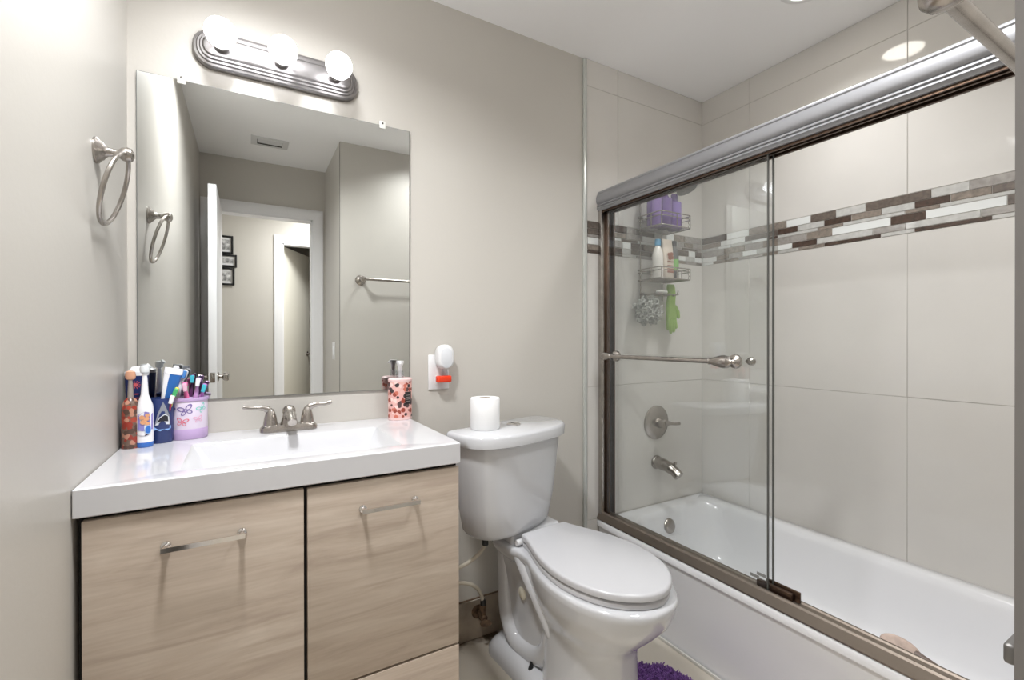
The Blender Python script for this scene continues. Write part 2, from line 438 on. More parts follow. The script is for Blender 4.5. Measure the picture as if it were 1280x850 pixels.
br = B(); br.box((0.1, -3.3, 0), (0.2, HY-0.1, ZC)); br.box((0.2, -3.4, 0), (1.7, -3.3, ZC)); br.box((1.6, -3.3, 0), (1.7, HY-0.1, ZC))
struct('wall_far', br, mat('unlit far room tone', (150, 144, 136), 0.6))  # wall colour darkened to stand for the room being unlit
ang = math.atan2(-0.56, 0.29); dm = Matrix.Translation((0.312, HY-0.095, 0)) @ Matrix.Rotation(ang, 4, 'Z')
d2 = struct('door_2', B().box((0, -0.04, 0.012), (0.63, 0.0, 2.05), 0.002).xf(dm), mat('cream door paint', (222, 218, 206), 0.4))
kb = B()
for sy in (1, -1):
    kb.lathe([(0.028, 0), (0.028, 0.004), (0.011, 0.008), (0.010, 0.022), (0.022, 0.03), (0.026, 0.045), (0.018, 0.055), (0, 0.056)], (0.57, 0.0 if sy > 0 else -0.04, 0.97), (0, sy, 0), 20)
obj('door_knob', kb.xf(dm), M_nickel, d2)

# recessed light over the tub
t = thing('recessed_light', 'round recessed ceiling light above the bathtub', 'ceiling light', (1.745, 0.905, ZC))
obj('trim_ring', B().lathe([(0.070, 0.0), (0.072, -0.006), (0.085, -0.008), (0.094, -0.004), (0.095, 0.0)], (1.745, 0.905, ZC), n=40), M_plastic, t)
obj('lens', B().lathe([(0.0, -0.004), (0.05, -0.0045), (0.070, -0.003), (0.070, 0.0)], (1.745, 0.905, ZC), n=40), emis('downlight lens', (255, 250, 240), 9.0), t)

# ceiling vent (mirror)
t = thing('ceiling_vent', 'small white ceiling air vent seen in the mirror', 'vent', (0.13, -0.13, ZC))
obj('frame', B().box((0.025, -0.205, ZC-0.006), (0.240, -0.055, ZC), 0.002), mat('vent paint', (214, 214, 214), 0.5), t)
obj('opening', B().box((0.060, -0.170, ZC-0.008), (0.205, -0.090, ZC-0.002), 0.001), M_dark, t)  # near-black slab paints the shade inside the vent
for k in range(2):
    mm = Matrix.Translation((0.1325, -0.118+k*0.024, ZC-0.010)) @ Matrix.Rotation(R(20), 4, 'X')
    obj('louvre', B().box((-0.070, -0.011, -0.0012), (0.070, 0.011, 0.0012), 0).xf(mm), mat('vent louvre', (205, 205, 205), 0.4), t)

# ------------------------------------------------------------------ bathtub
def tub():
    t = thing('bathtub', 'white enamel bathtub built in behind the sliding glass doors', 'bathtub', (1.75, 0.88, 0))
    b = B(); n = 8; zr = 0.350; x0, x1, y0, y1 = 1.392, XR-0.002, YN+0.008, YB-0.009
    cx, cy = (x0+x1)/2, (y0+y1)/2; hx, hy = (x1-x0)/2, (y1-y0)/2
    def ring(cx, cy, hx, hy, r, z): return [(p[0], p[1], z) for p in rrect(cx, cy, hx, hy, r, n)]
    rings = [ring(cx+0.010, cy, hx-0.012, hy, 0.003, 0.0), ring(cx+0.010, cy, hx-0.012, hy, 0.003, 0.03), ring(cx+0.006, cy, hx-0.009, hy, 0.003, 0.26),
             ring(cx+0.004, cy, hx-0.007, hy, 0.003, 0.315), ring(cx, cy, hx, hy, 0.004, 0.322),
             ring(cx, cy, hx, hy, 0.004, zr-0.006), ring(cx, cy, hx-0.006, hy-0.003, 0.004, zr)]
    ix, iy, jx, jy = 1.786, cy, 0.282, hy-0.060
    for d, z, r in ((0.0, zr, 0.12), (0.008, zr-0.006, 0.12), (0.018, zr-0.03, 0.12), (0.035, 0.22, 0.12), (0.055, 0.13, 0.12), (0.085, 0.075, 0.11), (0.14, 0.055, 0.10), (0.20, 0.052, 0.06)):
        rings.append(ring(ix, iy, jx-d, jy-d*1.2, min(r, jx-d-0.01), z))
    b.loft(rings, True, True)
    obj('tub_shell', b, M_enamel, t, sharp=50)
    obj('overflow_plate', B().lathe([(0.0, 0.012), (0.028, 0.011), (0.034, 0.006), (0.036, 0.0)], (1.765, y1-0.090, 0.275), (0, -1, 0.25), 28), M_nickel, t)
    obj('drain', B().lathe([(0.0, 0.004), (0.02, 0.004), (0.03, 0.0)], (1.765, 1.25, 0.052), n=24), M_nickel, t)
    return t
tub()
struct('trim_7', B().box((1.400, YN, 0.0), (1.407, YB-0.01, 0.012), 0.002), mat('caulk', (206, 204, 198), 0.5))

# ------------------------------------------------------------------ shower enclosure
def shower():
    t = thing('shower_door_frame', 'brushed nickel frame of the sliding shower door standing on the tub rim', 'shower door frame', (1.43, 0.88, 0.35))
    y0, y1 = YN+0.007, YB-0.009
    hp = [(1.462, 1.846), (1.405, 1.846), (1.400, 1.842), (1.397, 1.836), (1.399, 1.832), (1.394, 1.826), (1.390, 1.812), (1.390, 1.798), (1.394, 1.789), (1.399, 1.786),
          (1.395, 1.782), (1.394, 1.778), (1.399, 1.775), (1.395, 1.771), (1.394, 1.767), (1.400, 1.763), (1.402, 1.757), (1.410, 1.757), (1.410, 1.770), (1.462, 1.770)]
    hd = obj('header', B().loft([[(x, y1, z) for x, z in hp], [(x, y0, z) for x, z in hp]]), M_nickel2, t, sharp=50)
    hc = B(); hc.box((1.411, y0, 1.750), (1.417, y1, 1.768)); hc.box((1.430, y0, 1.750), (1.438, y1, 1.768)); hc.box((1.454, y0, 1.748), (1.464, y1, 1.771)); hc.box((1.411, y0, 1.764), (1.46, y1, 1.769))
    obj('roller_channel', hc, M_bronze, hd)
    jm = B().box((1.402, y1-0.022, 0.366), (1.432, y1, 1.757), 0.002)
    jb = obj('wall_jamb', jm, M_nickel, t)
    obj('jamb_channel', B().box((1.430, y1-0.040, 0.372), (1.437, y1, 1.757), 0.001).box((1.437, y1-0.012, 0.372), (1.462, y1, 1.757)).box((1.462, y1-0.040, 0.372), (1.468, y1, 1.757), 0.001), M_bronze, jb)
    jm = B().box((1.402, y0, 0.366), (1.462, y0+0.03, 1.757), 0.002); obj('wall_jamb', jm, M_bronze, t)
    tp = [(1.394, 0.3515), (1.393, 0.356), (1.405, 0.382), (1.412, 0.386), (1.418, 0.386), (1.420, 0.374), (1.452, 0.374), (1.456, 0.378), (1.462, 0.378), (1.464, 0.3515)]
    obj('bottom_track', B().loft([[(x, y1, z) for x, z in tp], [(x, y0, z) for x, z in tp]]), M_track, t, sharp=25)
    g = B().box((1.428, 0.790, 0.374), (1.442, 0.900, 0.400), 0.002).box((1.447, 0.775, 0.374), (1.455, 0.880, 0.406), 0.002)
    obj('door_guide', g, M_bronze, t)
    def panel(name, label, x, ya, yb):
        p = thing(name, label, 'shower door panel', (x, (ya+yb)/2, 0.378), 'sliding glass shower panels')
        ed = B(); ed.box((x-0.003, ya, 0.379), (x+0.003, ya+0.004, 1.764))
        obj('glass_edge', ed, M_edge, p)
        obj('glass', B().box((x-0.003, ya+0.0042, 0.379), (x+0.003, yb, 1.764)), M_glass, p)
        return p
    P1 = panel('sliding_glass_panel', 'outer clear glass shower panel carrying the long towel bar', 1.4225, 0.8565, 1.600)
    P2 = panel('sliding_glass_panel', 'inner clear glass shower panel right behind the one with the towel bar', 1.4462, 0.8540, 1.605)
    # etched safety mark
    em = B()
    for k, (yy, zz) in enumerate(((0.893, 0.424), (0.915, 0.412))):
        em.box((1.4188, yy-0.030, zz-0.005), (1.4193, yy, zz+0.005), 0)
    obj('etched_mark', em, mat('etch grey', (130, 130, 128), 0.6), P1)
    z = 1.098
    bar = obj('towel_bar', B().tube([(1.362, 1.520, z), (1.362, 1.02, z)], 0.0085, 16), M_nickel, P1)
    # ornate posts: flared collar along the bar, disc to the glass
    pb = B().lathe([(0.0085, 0), (0.012, 0.004), (0.010, 0.012), (0.014, 0.022), (0.020, 0.045), (0.022, 0.060), (0.019, 0.075), (0.010, 0.082), (0.006, 0.088), (0.009, 0.094), (0.004, 0.102), (0, 0.104)], (1.362, 1.03, z), (0, -1, 0), 24)
    pb.lathe([(0.010, 0.0), (0.010, 0.035), (0.022, 0.042), (0.024, 0.052), (0.022, 0.0565)], (1.364, 0.965, z), (1, 0, 0), 24)
    obj('bar_post', pb, M_nickel, P1)
    pb = B().lathe([(0.0085, 0), (0.012, 0.004), (0.011, 0.012), (0.015, 0.022), (0.016, 0.04), (0.011, 0.055), (0.0, 0.06)], (1.362, 1.51, z), (0, 1, 0), 24)
    pb.lathe([(0.010, 0.0), (0.010, 0.035), (0.022, 0.042), (0.024, 0.052), (0.022, 0.0565)], (1.364, 1.535, z), (1, 0, 0), 24)
    obj('bar_post', pb, M_nickel, P1)
    obj('knob', B().lathe([(0.006, 0), (0.006, 0.012), (0.013, 0.016), (0.015, 0.026), (0.010, 0.034), (0, 0.036)], (1.4475, 0.945, z), (1, 0, 0), 20), M_nickel, P2)
    return t
shower()

# ------------------------------------------------------------------ bath fittings on the end wall
YT = YB-0.008
t = thing('shower_valve', 'round brushed nickel shower valve with a single lever', 'shower valve', (1.775, YT, 0.755))
obj('escutcheon', B().lathe([(0.084, 0), (0.084, 0.003), (0.078, 0.008), (0.05, 0.012), (0.03, 0.016), (0.0, 0.018)], (1.775, YT, 0.757), (0, -1, 0), 40), M_nickel, t)
lv = B().lathe([(0.024, 0.0), (0.022, 0.03), (0.018, 0.048), (0.0, 0.05)], (1.775, YT-0.014, 0.757), (0, -1, 0), 24)
lv.tube(bez((1.775, YT-0.055, 0.760), (1.80, YT-0.062, 0.765), (1.83, YT-0.062, 0.748), (1.872, YT-0.060, 0.752)), [0.013]*3+[0.011]*4+[0.0075]*9+[0.009], 14)
obj('lever', lv, M_nickel, t)
t = thing('tub_spout', 'nickel tub spout with a diverter knob under the shower valve', 'tub spout', (1.775, YT, 0.555))
sp = B().lathe([(0.034, 0), (0.034, 0.006), (0.030, 0.012)], (1.775, YT, 0.560), (0, -1, 0), 28)
sp.tube(bez((1.775, YT-0.008, 0.560), (1.777, YT-0.06, 0.558), (1.78, YT-0.10, 0.552), (1.783, YT-0.135, 0.520)), [0.029]*6+[0.027]*5+[0.024]*6, 20)
obj('spout_body', sp, M_nickel, t)
obj('diverter_knob', B().lathe([(0.005, 0), (0.005, 0.012), (0.008, 0.014), (0.008, 0.022), (0, 0.024)], (1.781, YT-0.113, 0.560), (0, 0, 1), 16), M_nickel, t)
t = thing('overhead_shower', 'grey shower head on a curved arm above the caddy', 'shower head', (1.80, YT, 1.98))
obj('shower_arm', B().tube(bez((1.80, YT, 1.945), (1.80, YT-0.06, 1.972), (1.81, YT-0.10, 1.975), (1.816, YT-0.125, 1.94)), 0.0105, 14).lathe([(0.03, 0), (0.028, 0.006), (0.012, 0.010)], (1.80, YT, 1.945), (0, -1, 0)), M_nickel, t)
obj('spray_head', B().lathe([(0.014, -0.01), (0.018, 0.01), (0.042, 0.038), (0.048, 0.055), (0.046, 0.062), (0.0, 0.064)], (1.817, YT-0.125, 1.938), (0.15, -0.35, -0.9), 32), mat('spray head grey', (110, 106, 102), 0.5, 0.3, vary=0.2, vscale=120), t)

# hanging caddy
def caddy():
    t = thing('shower_caddy', 'wire shower caddy with two baskets hanging on the end wall of the tub', 'shower caddy', (1.735, 1.56, 1.35))
    b = B(); r = 0.0022; yb, yf = YT-0.008, 1.478
    x0, x1 = 1.632, 1.838
    hk = B()
    for x in (1.66, 1.81):
        hk.tube([(x, yb, 1.36), (x, yb, 1.88), (1.735 + (x-1.735)*0.75, yb, 1.93), (1.735+(x-1.735)*0.55, yb-0.012, 1.955)], 0.0028, 8)
    hk.tube([(1.735-0.041, yb-0.012, 1.955), (1.745, yb-0.016, 1.966), (1.735+0.041, yb-0.012, 1.955)], 0.0028, 8)
    obj('hanger', hk, M_nickel, t)
    def basket(zb, zt, name):
        w = B()
        for z in (zb, (zb+zt)/2+0.012, zt):
            w.tube([(p[0], p[1], z) for p in rrect((x0+x1)/2, (yb+yf)/2, (x1-x0)/2, (yb-yf)/2, 0.02, 4)], r if z != zt else 0.0028, 8, closed=True)
        for i in range(13):
            x = x0+0.012+(x1-x0-0.024)*i/12
            w.tube([(x, yb, zb), (x, yf, zb)], 0.0014, 6)
        for x in (x0+0.006, (x0+x1)/2, x1-0.006):
            w.tube([(x, yf+0.005 if x != (x0+x1)/2 else yf, zb), (x, yf+0.005 if x != (x0+x1)/2 else yf, zt)], r, 8)
        for y in (yf+0.06, yb-0.03):
            for x in (x0, x1):
                w.tube([(x, y, zb), (x, y, zt)], r, 8)
        # scroll loops standing off the right-hand side
        for k in range(3):
            w.tube([(x1+0.006+0.008*math.cos(a), yf+0.02, zb+0.012+k*(zt-zb-0.016)/2+0.008*math.sin(a)) for a in [2*PI*i/12 for i in range(12)]], 0.0016, 6, closed=True)
        obj(name, w, M_nickel, t)
    basket(1.695, 1.755, 'basket'); basket(1.452, 1.502, 'basket')
    w = B(); zb = 1.385
    w.tube([(p[0], p[1], zb) for p in rrect(1.735, 1.57, 0.075, 0.045, 0.015, 4)], 0.0024, 8, closed=True)
    for i in range(6): w.tube([(1.675+i*0.024, 1.525, zb), (1.675+i*0.024, 1.615, zb)], 0.0014, 6)
    for x in (1.66, 1.81):
        w.tube([(x, yb, zb+0.01), (x, 1.56, zb-0.005), (x, 1.54, zb+0.004), (x, 1.535, zb+0.02)], 0.0024, 8)
        w.tube([(x, yb, zb+0.004), (1.735, yb, zb+0.004)], 0.0024, 8)
        w.tube([(x, 1.60, zb+0.004), (1.735+(0.07 if x > 1.735 else -0.07), 1.60, zb)], 0.0024, 8)
    obj('soap_dish', w, M_nickel, t)
caddy()
M_purple = mat('purple bottle', (112, 84, 150), 0.15, vary=0.06, vscale=9)
def bottle(label, x, y, z, rx, ry, h, m_body, m_cap, cap_r, cap_h, group=None, band=None, taper=0.75, name='shampoo_bottle'):
    t = thing(name, label, 'bottle', (x, y, z), group)
    pr = [(0.0, 0.0), (0.92, 0.0), (1.0, 0.006), (1.0, h*0.62), (0.97, h*0.74), (taper, h*0.88), (0.5, h*0.97), (0.42, h), (0.0, h)]
    obj('bottle_body', B().lathe([(a*rx, q) for a, q in pr], (x, y, z), sy=ry/rx, n=28), m_body, t)
    obj('cap', B().lathe([(0, h), (cap_r, h), (cap_r, h+cap_h*0.85), (cap_r*0.85, h+cap_h), (0, h+cap_h)], (x, y, z), n=24), m_cap, t)
    if band:
        z0, z1, mb = band
        rr = [(rx*1.012, z0), (rx*1.012, z1)]
        o = B(); nn = 28; u0, u1 = -2.6, -0.5
        for i in range(12):
            a0 = u0+(u1-u0)*i/12; a1 = u0+(u1-u0)*(i+1)/12
            o.poly([(x+rx*1.015*math.cos(a), y+ry*1.015*math.sin(a), z+q) for a, q in ((a0, z0), (a1, z0), (a1, z1), (a0, z1))])
        obj('label', o, mb, t)
    return t
ZU = 1.698
bottle('purple bottle at the left end of the upper caddy basket', 1.668, 1.555, ZU, 0.034, 0.032, 0.165, M_purple, mat('purple cap', (92, 62, 130), 0.3), 0.016, 0.03, 'purple bottles in the upper basket', (0.05, 0.14, mat('lilac label', (128, 100, 164), 0.4)))
bottle('purple bottle between the two others in the upper caddy basket', 1.735, 1.552, ZU, 0.035, 0.033, 0.16, mat('dark purple bottle', (92, 66, 124), 0.15), mat('purple cap', (92, 62, 130)), 0.016, 0.03, 'purple bottles in the upper basket', (0.05, 0.14, mat('violet label', (108, 80, 144), 0.4)))
bottle('purple bottle at the right end of the upper caddy basket under the shower head', 1.802, 1.552, ZU, 0.033, 0.032, 0.145, M_purple, mat('purple cap', (92, 62, 130)), 0.016, 0.028, 'purple bottles in the upper basket', (0.05, 0.13, mat('pale violet label', (124, 100, 168), 0.4)))
ZL = 1.4555
bottle('white bottle with a blue cap in the lower caddy basket', 1.682, 1.545, ZL, 0.026, 0.024, 0.155, mat('white bottle', (226, 222, 216), 0.25), mat('blue cap', (76, 150, 190), 0.3), 0.014, 0.03)
t = thing('lotion_bottle', 'cream squeeze bottle with a brown printed front in the lower caddy basket', 'bottle', (1.742, 1.545, ZL))
rings = []
for z, hx, hy in ((0, 0.030, 0.02), (0.004, 0.033, 0.022), (0.10, 0.034, 0.020), (0.15, 0.033, 0.012), (0.185, 0.032, 0.004), (0.19, 0.032, 0.003)):
    rings.append([(p[0], p[1], ZL+z) for p in rrect(1.742, 1.545, hx, hy, hy*0.8, 4)])
obj('tube_body', B().loft(rings), mat('cream tube', (218, 206, 192), 0.3), t)
o = B()
for cx, cz, rr in ((-0.010, 0.115, 0.011), (0.006, 0.118, 0.012), (-0.004, 0.100, 0.013), (0.012, 0.102, 0.010)):
    o.poly([(1.742+cx+rr*math.cos(a), 1.5215, ZL+cz+rr*0.8*math.sin(a)) for a in [2*PI*i/14 for i in range(14)]])
o.box((1.722, 1.521, ZL+0.080), (1.762, 1.5225, ZL+0.084)); o.box((1.722, 1.521, ZL+0.030), (1.764, 1.5225, ZL+0.050)); o.box((1.722, 1.521, ZL+0.062), (1.758, 1.5225, ZL+0.065))
obj('printed_front', o, mat('brown print', (150, 96, 78), 0.5), t)
t = bottle('dark grey bottle with a green spot at the right of the lower caddy basket', 1.802, 1.555, ZL, 0.024, 0.022, 0.165, mat('dark grey bottle', (92, 92, 92), 0.25), mat('black cap', (40, 40, 42), 0.3), 0.014, 0.025, None, (0.05, 0.10, mat('green label', (120, 176, 92), 0.4)))
tag(obj('soap_bar', B().sphere((1.728, 1.562, 1.3975), 0.03, (1.15, 0.7, 0.34)), mat('soap', (236, 234, 228), 0.4)), 'white bar of soap on the wire dish of the caddy', 'soap')

# loofah and glove hanging below the caddy
lf = B(); c = Vector((1.648, 1.575, 1.305))
for i in range(210):
    d = Vector((random.gauss(0, 1), random.gauss(0, 1), random.gauss(0, 1))).normalized()
    p = c + d*random.uniform(0.032, 0.066); p.y = min(p.y, 1.622)
    a = d.orthogonal().normalized(); e = d.cross(a); ph = random.uniform(0, 6.28); ra = random.uniform(0.010, 0.017)
    pts = []
    for k in range(9):
        th = ph+2*PI*k/9*0.85
        pts.append(p + (a*math.cos(th)+e*math.sin(th))*ra + d*random.uniform(-0.007, 0.009))
    for q in pts: q.y = min(q.y, 1.634)
    lf.tube(pts, 0.0042, 5, flat=0.35)
t = thing('bath_loofah', 'grey mesh loofah hanging from the caddy', 'loofah', (1.648, 1.575, 1.25))
o = obj('mesh_ball', lf, mat('loofah grey', (182, 183, 178), 0.8), t)
obj('cord', B().tube([(1.650, 1.585, 1.345), (1.652, 1.60, 1.38), (1.660, 1.612, 1.3955), (1.664, 1.60, 1.375), (1.655, 1.58, 1.345)], 0.0018, 6), mat('loofah cord', (120, 122, 118), 0.8), t)
gl = B(); gx, gy = 1.818, 1.585
rings = []
for z, hx, hy in ((1.440, 0.020, 0.008), (1.425, 0.024, 0.011), (1.39, 0.023, 0.012), (1.35, 0.025, 0.013), (1.32, 0.029, 0.014), (1.285, 0.031, 0.014), (1.272, 0.027, 0.011)):
    rings.append([(p[0]+0.004*math.sin(z*60), p[1], z) for p in rrect(gx, gy, hx, hy, hy*0.9, 5)])
gl.loft(rings)
for dx, L, lean in ((-0.021, 0.060, -0.006), (-0.007, 0.078, -0.002), (0.008, 0.070, 0.004), (0.021, 0.052, 0.008)):
    gl.tube([(gx+dx, gy, 1.290), (gx+dx+lean*0.4, gy-0.003, 1.275-L*0.4), (gx+dx+lean, gy-0.006, 1.275-L*0.9), (gx+dx+lean, gy-0.006, 1.275-L)], [0.010, 0.0095, 0.008, 0.003], 12)
gl.tube([(gx+0.020, gy-0.004, 1.335), (gx+0.034, gy-0.012, 1.305), (gx+0.036, gy-0.014, 1.28), (gx+0.036, gy-0.014, 1.272)], [0.010, 0.0095, 0.008, 0.003], 12)
tag(obj('exfoliating_glove', gl, mat('green glove', (142, 176, 84), 0.85, bump=0.5, bscale=300)), 'green bath glove hanging fingers down beside the loofah', 'glove')
# bath brush lying on the tub floor edge
t = thing('bath_brush', 'beige rounded bath brush with a dark handle lying in the tub behind the track', 'bath brush', (1.53, 0.545, 0.30))
hb = B().sphere((1.549, 0.565, 0.330), 0.046, (0.58, 1.0, 0.55), mtx=Euler((0.2, 0, 0.2)).to_matrix().to_4x4())
obj('brush_head', hb, mat('brush beige', (188, 168, 156), 0.7, vary=0.12, vscale=30), t)
obj('brush_handle', B().tube([(1.549, 0.535, 0.328), (1.546, 0.48, 0.322), (1.543, 0.41, 0.316), (1.541, 0.36, 0.313)], [0.014, 0.008, 0.008, 0.006], 12), mat('brush handle', (104, 88, 80), 0.5), t)

# ------------------------------------------------------------------ vanity
VX0, VX1, VY0, VY1, VZ = XL+0.0015, 0.5056, 1.156, YB-0.001, 0.894
def vanity():
    t = thing('vanity_cabinet', 'light oak laminate bathroom vanity cabinet under the white sink top', 'cabinet', (0.11, 1.40, 0))
    x0, x1 = -0.276, 0.5045
    cb = B(); cb.box((x0, 1.190, 0.09), (x0+0.016, VY1-0.01, 0.836)); cb.box((x1-0.016, 1.190, 0.09), (x1, VY1-0.01, 0.836)); cb.box((x0+0.016, 1.190, 0.09), (x1-0.016, VY1-0.01, 0.106)); cb.box((x0+0.016, VY1-0.018, 0.106), (x1-0.016, VY1-0.01, 0.836))
    obj('carcass', cb, mat('carcass', (150, 132, 116), 0.6), t)
    obj('gap_shade_sheet', B().box((x0, 1.182, 0.09), (x1-0.002, 1.191, 0.837)), M_dark, t)  # near-black sheet paints the shade in the gaps round the doors
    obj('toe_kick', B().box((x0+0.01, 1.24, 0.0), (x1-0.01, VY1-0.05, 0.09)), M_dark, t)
    def handle(xa, xb, z, par):
        h = B()
        for x in (xa, xb):
            h.lathe([(0.009, 0), (0.009, 0.003), (0.005, 0.006), (0.0045, 0.024), (0, 0.025)], (x, 1.162, z), (0, -1, 0), 16)
        pts = [(xa-0.006, z), (xa+0.02, z), ((xa+xb)/2, z), (xb-0.02, z), (xb+0.006, z)]
        h.loft([[(x, 1.162-d, z+s*0.0048) for d, s in ((0.0225, 1), (0.0275, 1), (0.0275, -1), (0.0225, -1))] for x, d0 in ((xa-0.006, 0), (xb+0.006, 0))])
        obj('handle', h, M_chrome, par)
    dl = obj('door', B().box((-0.268, 1.162, 0.095), (0.117, 1.180, 0.829), 0.0015), M_wood, t); handle(-0.139, -0.006, 0.756, dl)
    dr = obj('door', B().box((0.1245, 1.162, 0.3505), (0.503, 1.180, 0.828), 0.0015), M_wood, t); handle(0.249, 0.380, 0.760, dr)
    obj('drawer_front', B().box((0.1245, 1.162, 0.095), (0.503, 1.180, 0.3445), 0.0015), M_wood, t)
vanity()
def vanity_top():
    t = thing('washbasin', 'glossy white vanity top with an integrated rectangular basin', 'sink', (0.11, 1.40, 0.838))
    b = B(); n = 4
    cx, cy = (VX0+VX1)/2, (VY0+VY1)/2; hx, hy = (VX1-VX0)/2, (VY1-VY0)/2
    def ring(cx, cy, hx, hy, r, z): return [(p[0], p[1], z) for p in rrect(cx, cy, hx, hy, r, n)]
    bx, by = 0.121, 1.362
    rings = [ring(cx, cy, hx-0.002, hy-0.002, 0.002, 0.838), ring(cx, cy, hx, hy, 0.003, 0.840), ring(cx, cy, hx, hy, 0.003, VZ-0.003), ring(cx, cy, hx-0.003, hy-0.003, 0.003, VZ),
             ring(bx, by, 0.262, 0.158, 0.012, VZ-0.0005), ring(bx, by, 0.244, 0.145, 0.012, VZ-0.003), ring(bx, by, 0.240, 0.141, 0.012, VZ-0.008), ring(bx, by, 0.200, 0.128, 0.02, VZ-0.075),
             ring(bx, by, 0.188, 0.115, 0.02, VZ-0.084), ring(bx, by, 0.03, 0.03, 0.02, VZ-0.088)]
    b.loft(rings, True, True)
    obj('counter', b, M_white, t, sharp=30)
    obj('drain', B().lathe([(0.0, 0.003), (0.015, 0.003), (0.02, 0.001), (0.022, 0.0)], (bx, by, VZ-0.0878), n=24), M_chrome, t)
vanity_top()
def faucet():
    fx, fy = 0.118, 1.580
    t = thing('sink_faucet', 'brushed nickel two handle faucet behind the basin', 'faucet', (fx, fy, VZ))
    rings = []
    for z, k in ((0, 1.0), (0.010, 1.0), (0.015, 0.96), (0.020, 0.88)):
        rings.append([(p[0], p[1], VZ+z) for p in rrect(fx, fy, 0.080*k+0.0, 0.026*k, 0.025*k, 8)])
    obj('base_plate', B().loft(rings), M_nickel, t)
    s = B().lathe([(0.027, 0.015), (0.024, 0.025), (0.019, 0.042), (0.0175, 0.050), (0.019, 0.056), (0.018, 0.066), (0.012, 0.074), (0.0, 0.077)], (fx, fy, VZ), n=28)
    s.tube(bez((fx, fy-0.005, VZ+0.042), (fx, fy-0.04, VZ+0.060), (fx, fy-0.085, VZ+0.062), (fx, fy-0.115, VZ+0.040)), [0.016]*5+[0.014]*6+[0.0125]*6, 18)
    obj('spout', s, M_nickel, t)
    for sx in (-1, 1):
        hx = fx+sx*0.051
        h = B().lathe([(0.0235, 0.014), (0.0235, 0.019), (0.020, 0.021), (0.0195, 0.026), (0.0165, 0.045), (0.012, 0.060), (0.008, 0.068), (0.0, 0.070)], (hx, fy, VZ), n=24)
        h.tube(bez((hx+sx*0.000, fy, VZ+0.060), (hx+sx*0.02, fy-0.002, VZ+0.084), (hx+sx*0.04, fy-0.004, VZ+0.066), (hx+sx*0.072, fy-0.006, VZ+0.080)), [0.010]*4+[0.008]*4+[0.006]*7+[0.0065, 0.005], 14, flat=0.75)
        obj('lever_handle', h, M_nickel, t)
faucet()

# mirror (very slightly tilted) with plastic clips
mo = Vector((0.129, 1.6425, 1.4595))
mrot = Matrix.Translation(mo) @ Euler((R(0.294), 0, R(-0.1968))).to_matrix().to_4x4()
t = thing('wall_mirror', 'frameless rectangular mirror above the vanity', 'mirror', mo)
obj('mirror_glass', B().box((-0.3878, 0.0, -0.4636), (0.3878, 0.0035, 0.4636), 0.0).xf(mrot), M_mirror, t)
me = B()
for a, c in (((-0.3895, 0.0002, -0.4636), (-0.3878, 0.0036, 0.4636)), ((0.3878, 0.0002, -0.4636), (0.3895, 0.0036, 0.4636)), ((-0.3895, 0.0002, 0.4636), (0.3895, 0.0036, 0.465)), ((-0.3895, 0.0002, -0.465), (0.3895, 0.0036, -0.4636))):
    me.box(a, c)
obj('mirror_edge', me.xf(mrot), mat('mirror edge', (120, 122, 118), 0.3), t)
for lx, lz, s in ((-0.286, 0.465, 1), (0.292, 0.465, 1), (0.330, -0.465, -1)):
    c = B().box((lx-0.010, -0.003, lz-0.012*(1 if s > 0 else 0.5)), (lx+0.010, 0.0035, lz+0.014*(1 if s > 0 else 1)), 0.0015)
    cl = obj('clip', c.xf(mrot), M_clear if s < 0 else mat('clip plastic', (226, 226, 222), 0.3), t)
    obj('screw', B().lathe([(0.0035, 0), (0.003, 0.0015), (0, 0.002)], (lx, -0.003, lz+s*0.006), (0, -1, 0), 10).xf(mrot), mat('dark screw', (90, 86, 82), 0.4, 0.8), cl)

# vanity light
def light_bar():
    cx, cz = 0.103, 2.034
    t = thing('vanity_light', 'three bulb vanity light bar above the mirror', 'wall lamp', (cx, YB, cz))
    rings = []
    for d, y in ((0, 1.6495), (0, 1.636), (0.004, 1.630), (0.010, 1.629), (0.013, 1.624), (0.018, 1.6235), (0.021, 1.618), (0.026, 1.6175), (0.030, 1.612), (0.034, 1.611)):
        rings.append([(p[0], y, p[1]) for p in rrect(cx, cz, 0.234-d, 0.056-d, max(0.052-d, 0.012), 8)])
    obj('back_plate', B().loft(rings), M_lightbar, t, sharp=24)
    for k in (-1, 0, 1):
        x = cx + k*0.158 - 0.002
        s = obj('socket', B().lathe([(0.020, 0), (0.020, 0.018), (0.016, 0.022), (0.0145, 0.028), (0, 0.029)], (x, 1.612, cz), (0, -1, 0), 24), M_lightbar, t)
        obj('bulb', B().lathe([(0.0, 0.0), (0.013, 0.0), (0.014, 0.008), (0.020, 0.014), (0.030, 0.022), (0.0375, 0.034), (0.040, 0.048), (0.0375, 0.062), (0.030, 0.074), (0.020, 0.082), (0.010, 0.0865), (0.0, 0.088)], (x, 1.585, cz), (0, -1, 0), 28), emis('bulb glow', (252, 252, 255), BULB) if 'bg' not in MC else MC['bg'], s)
light_bar()

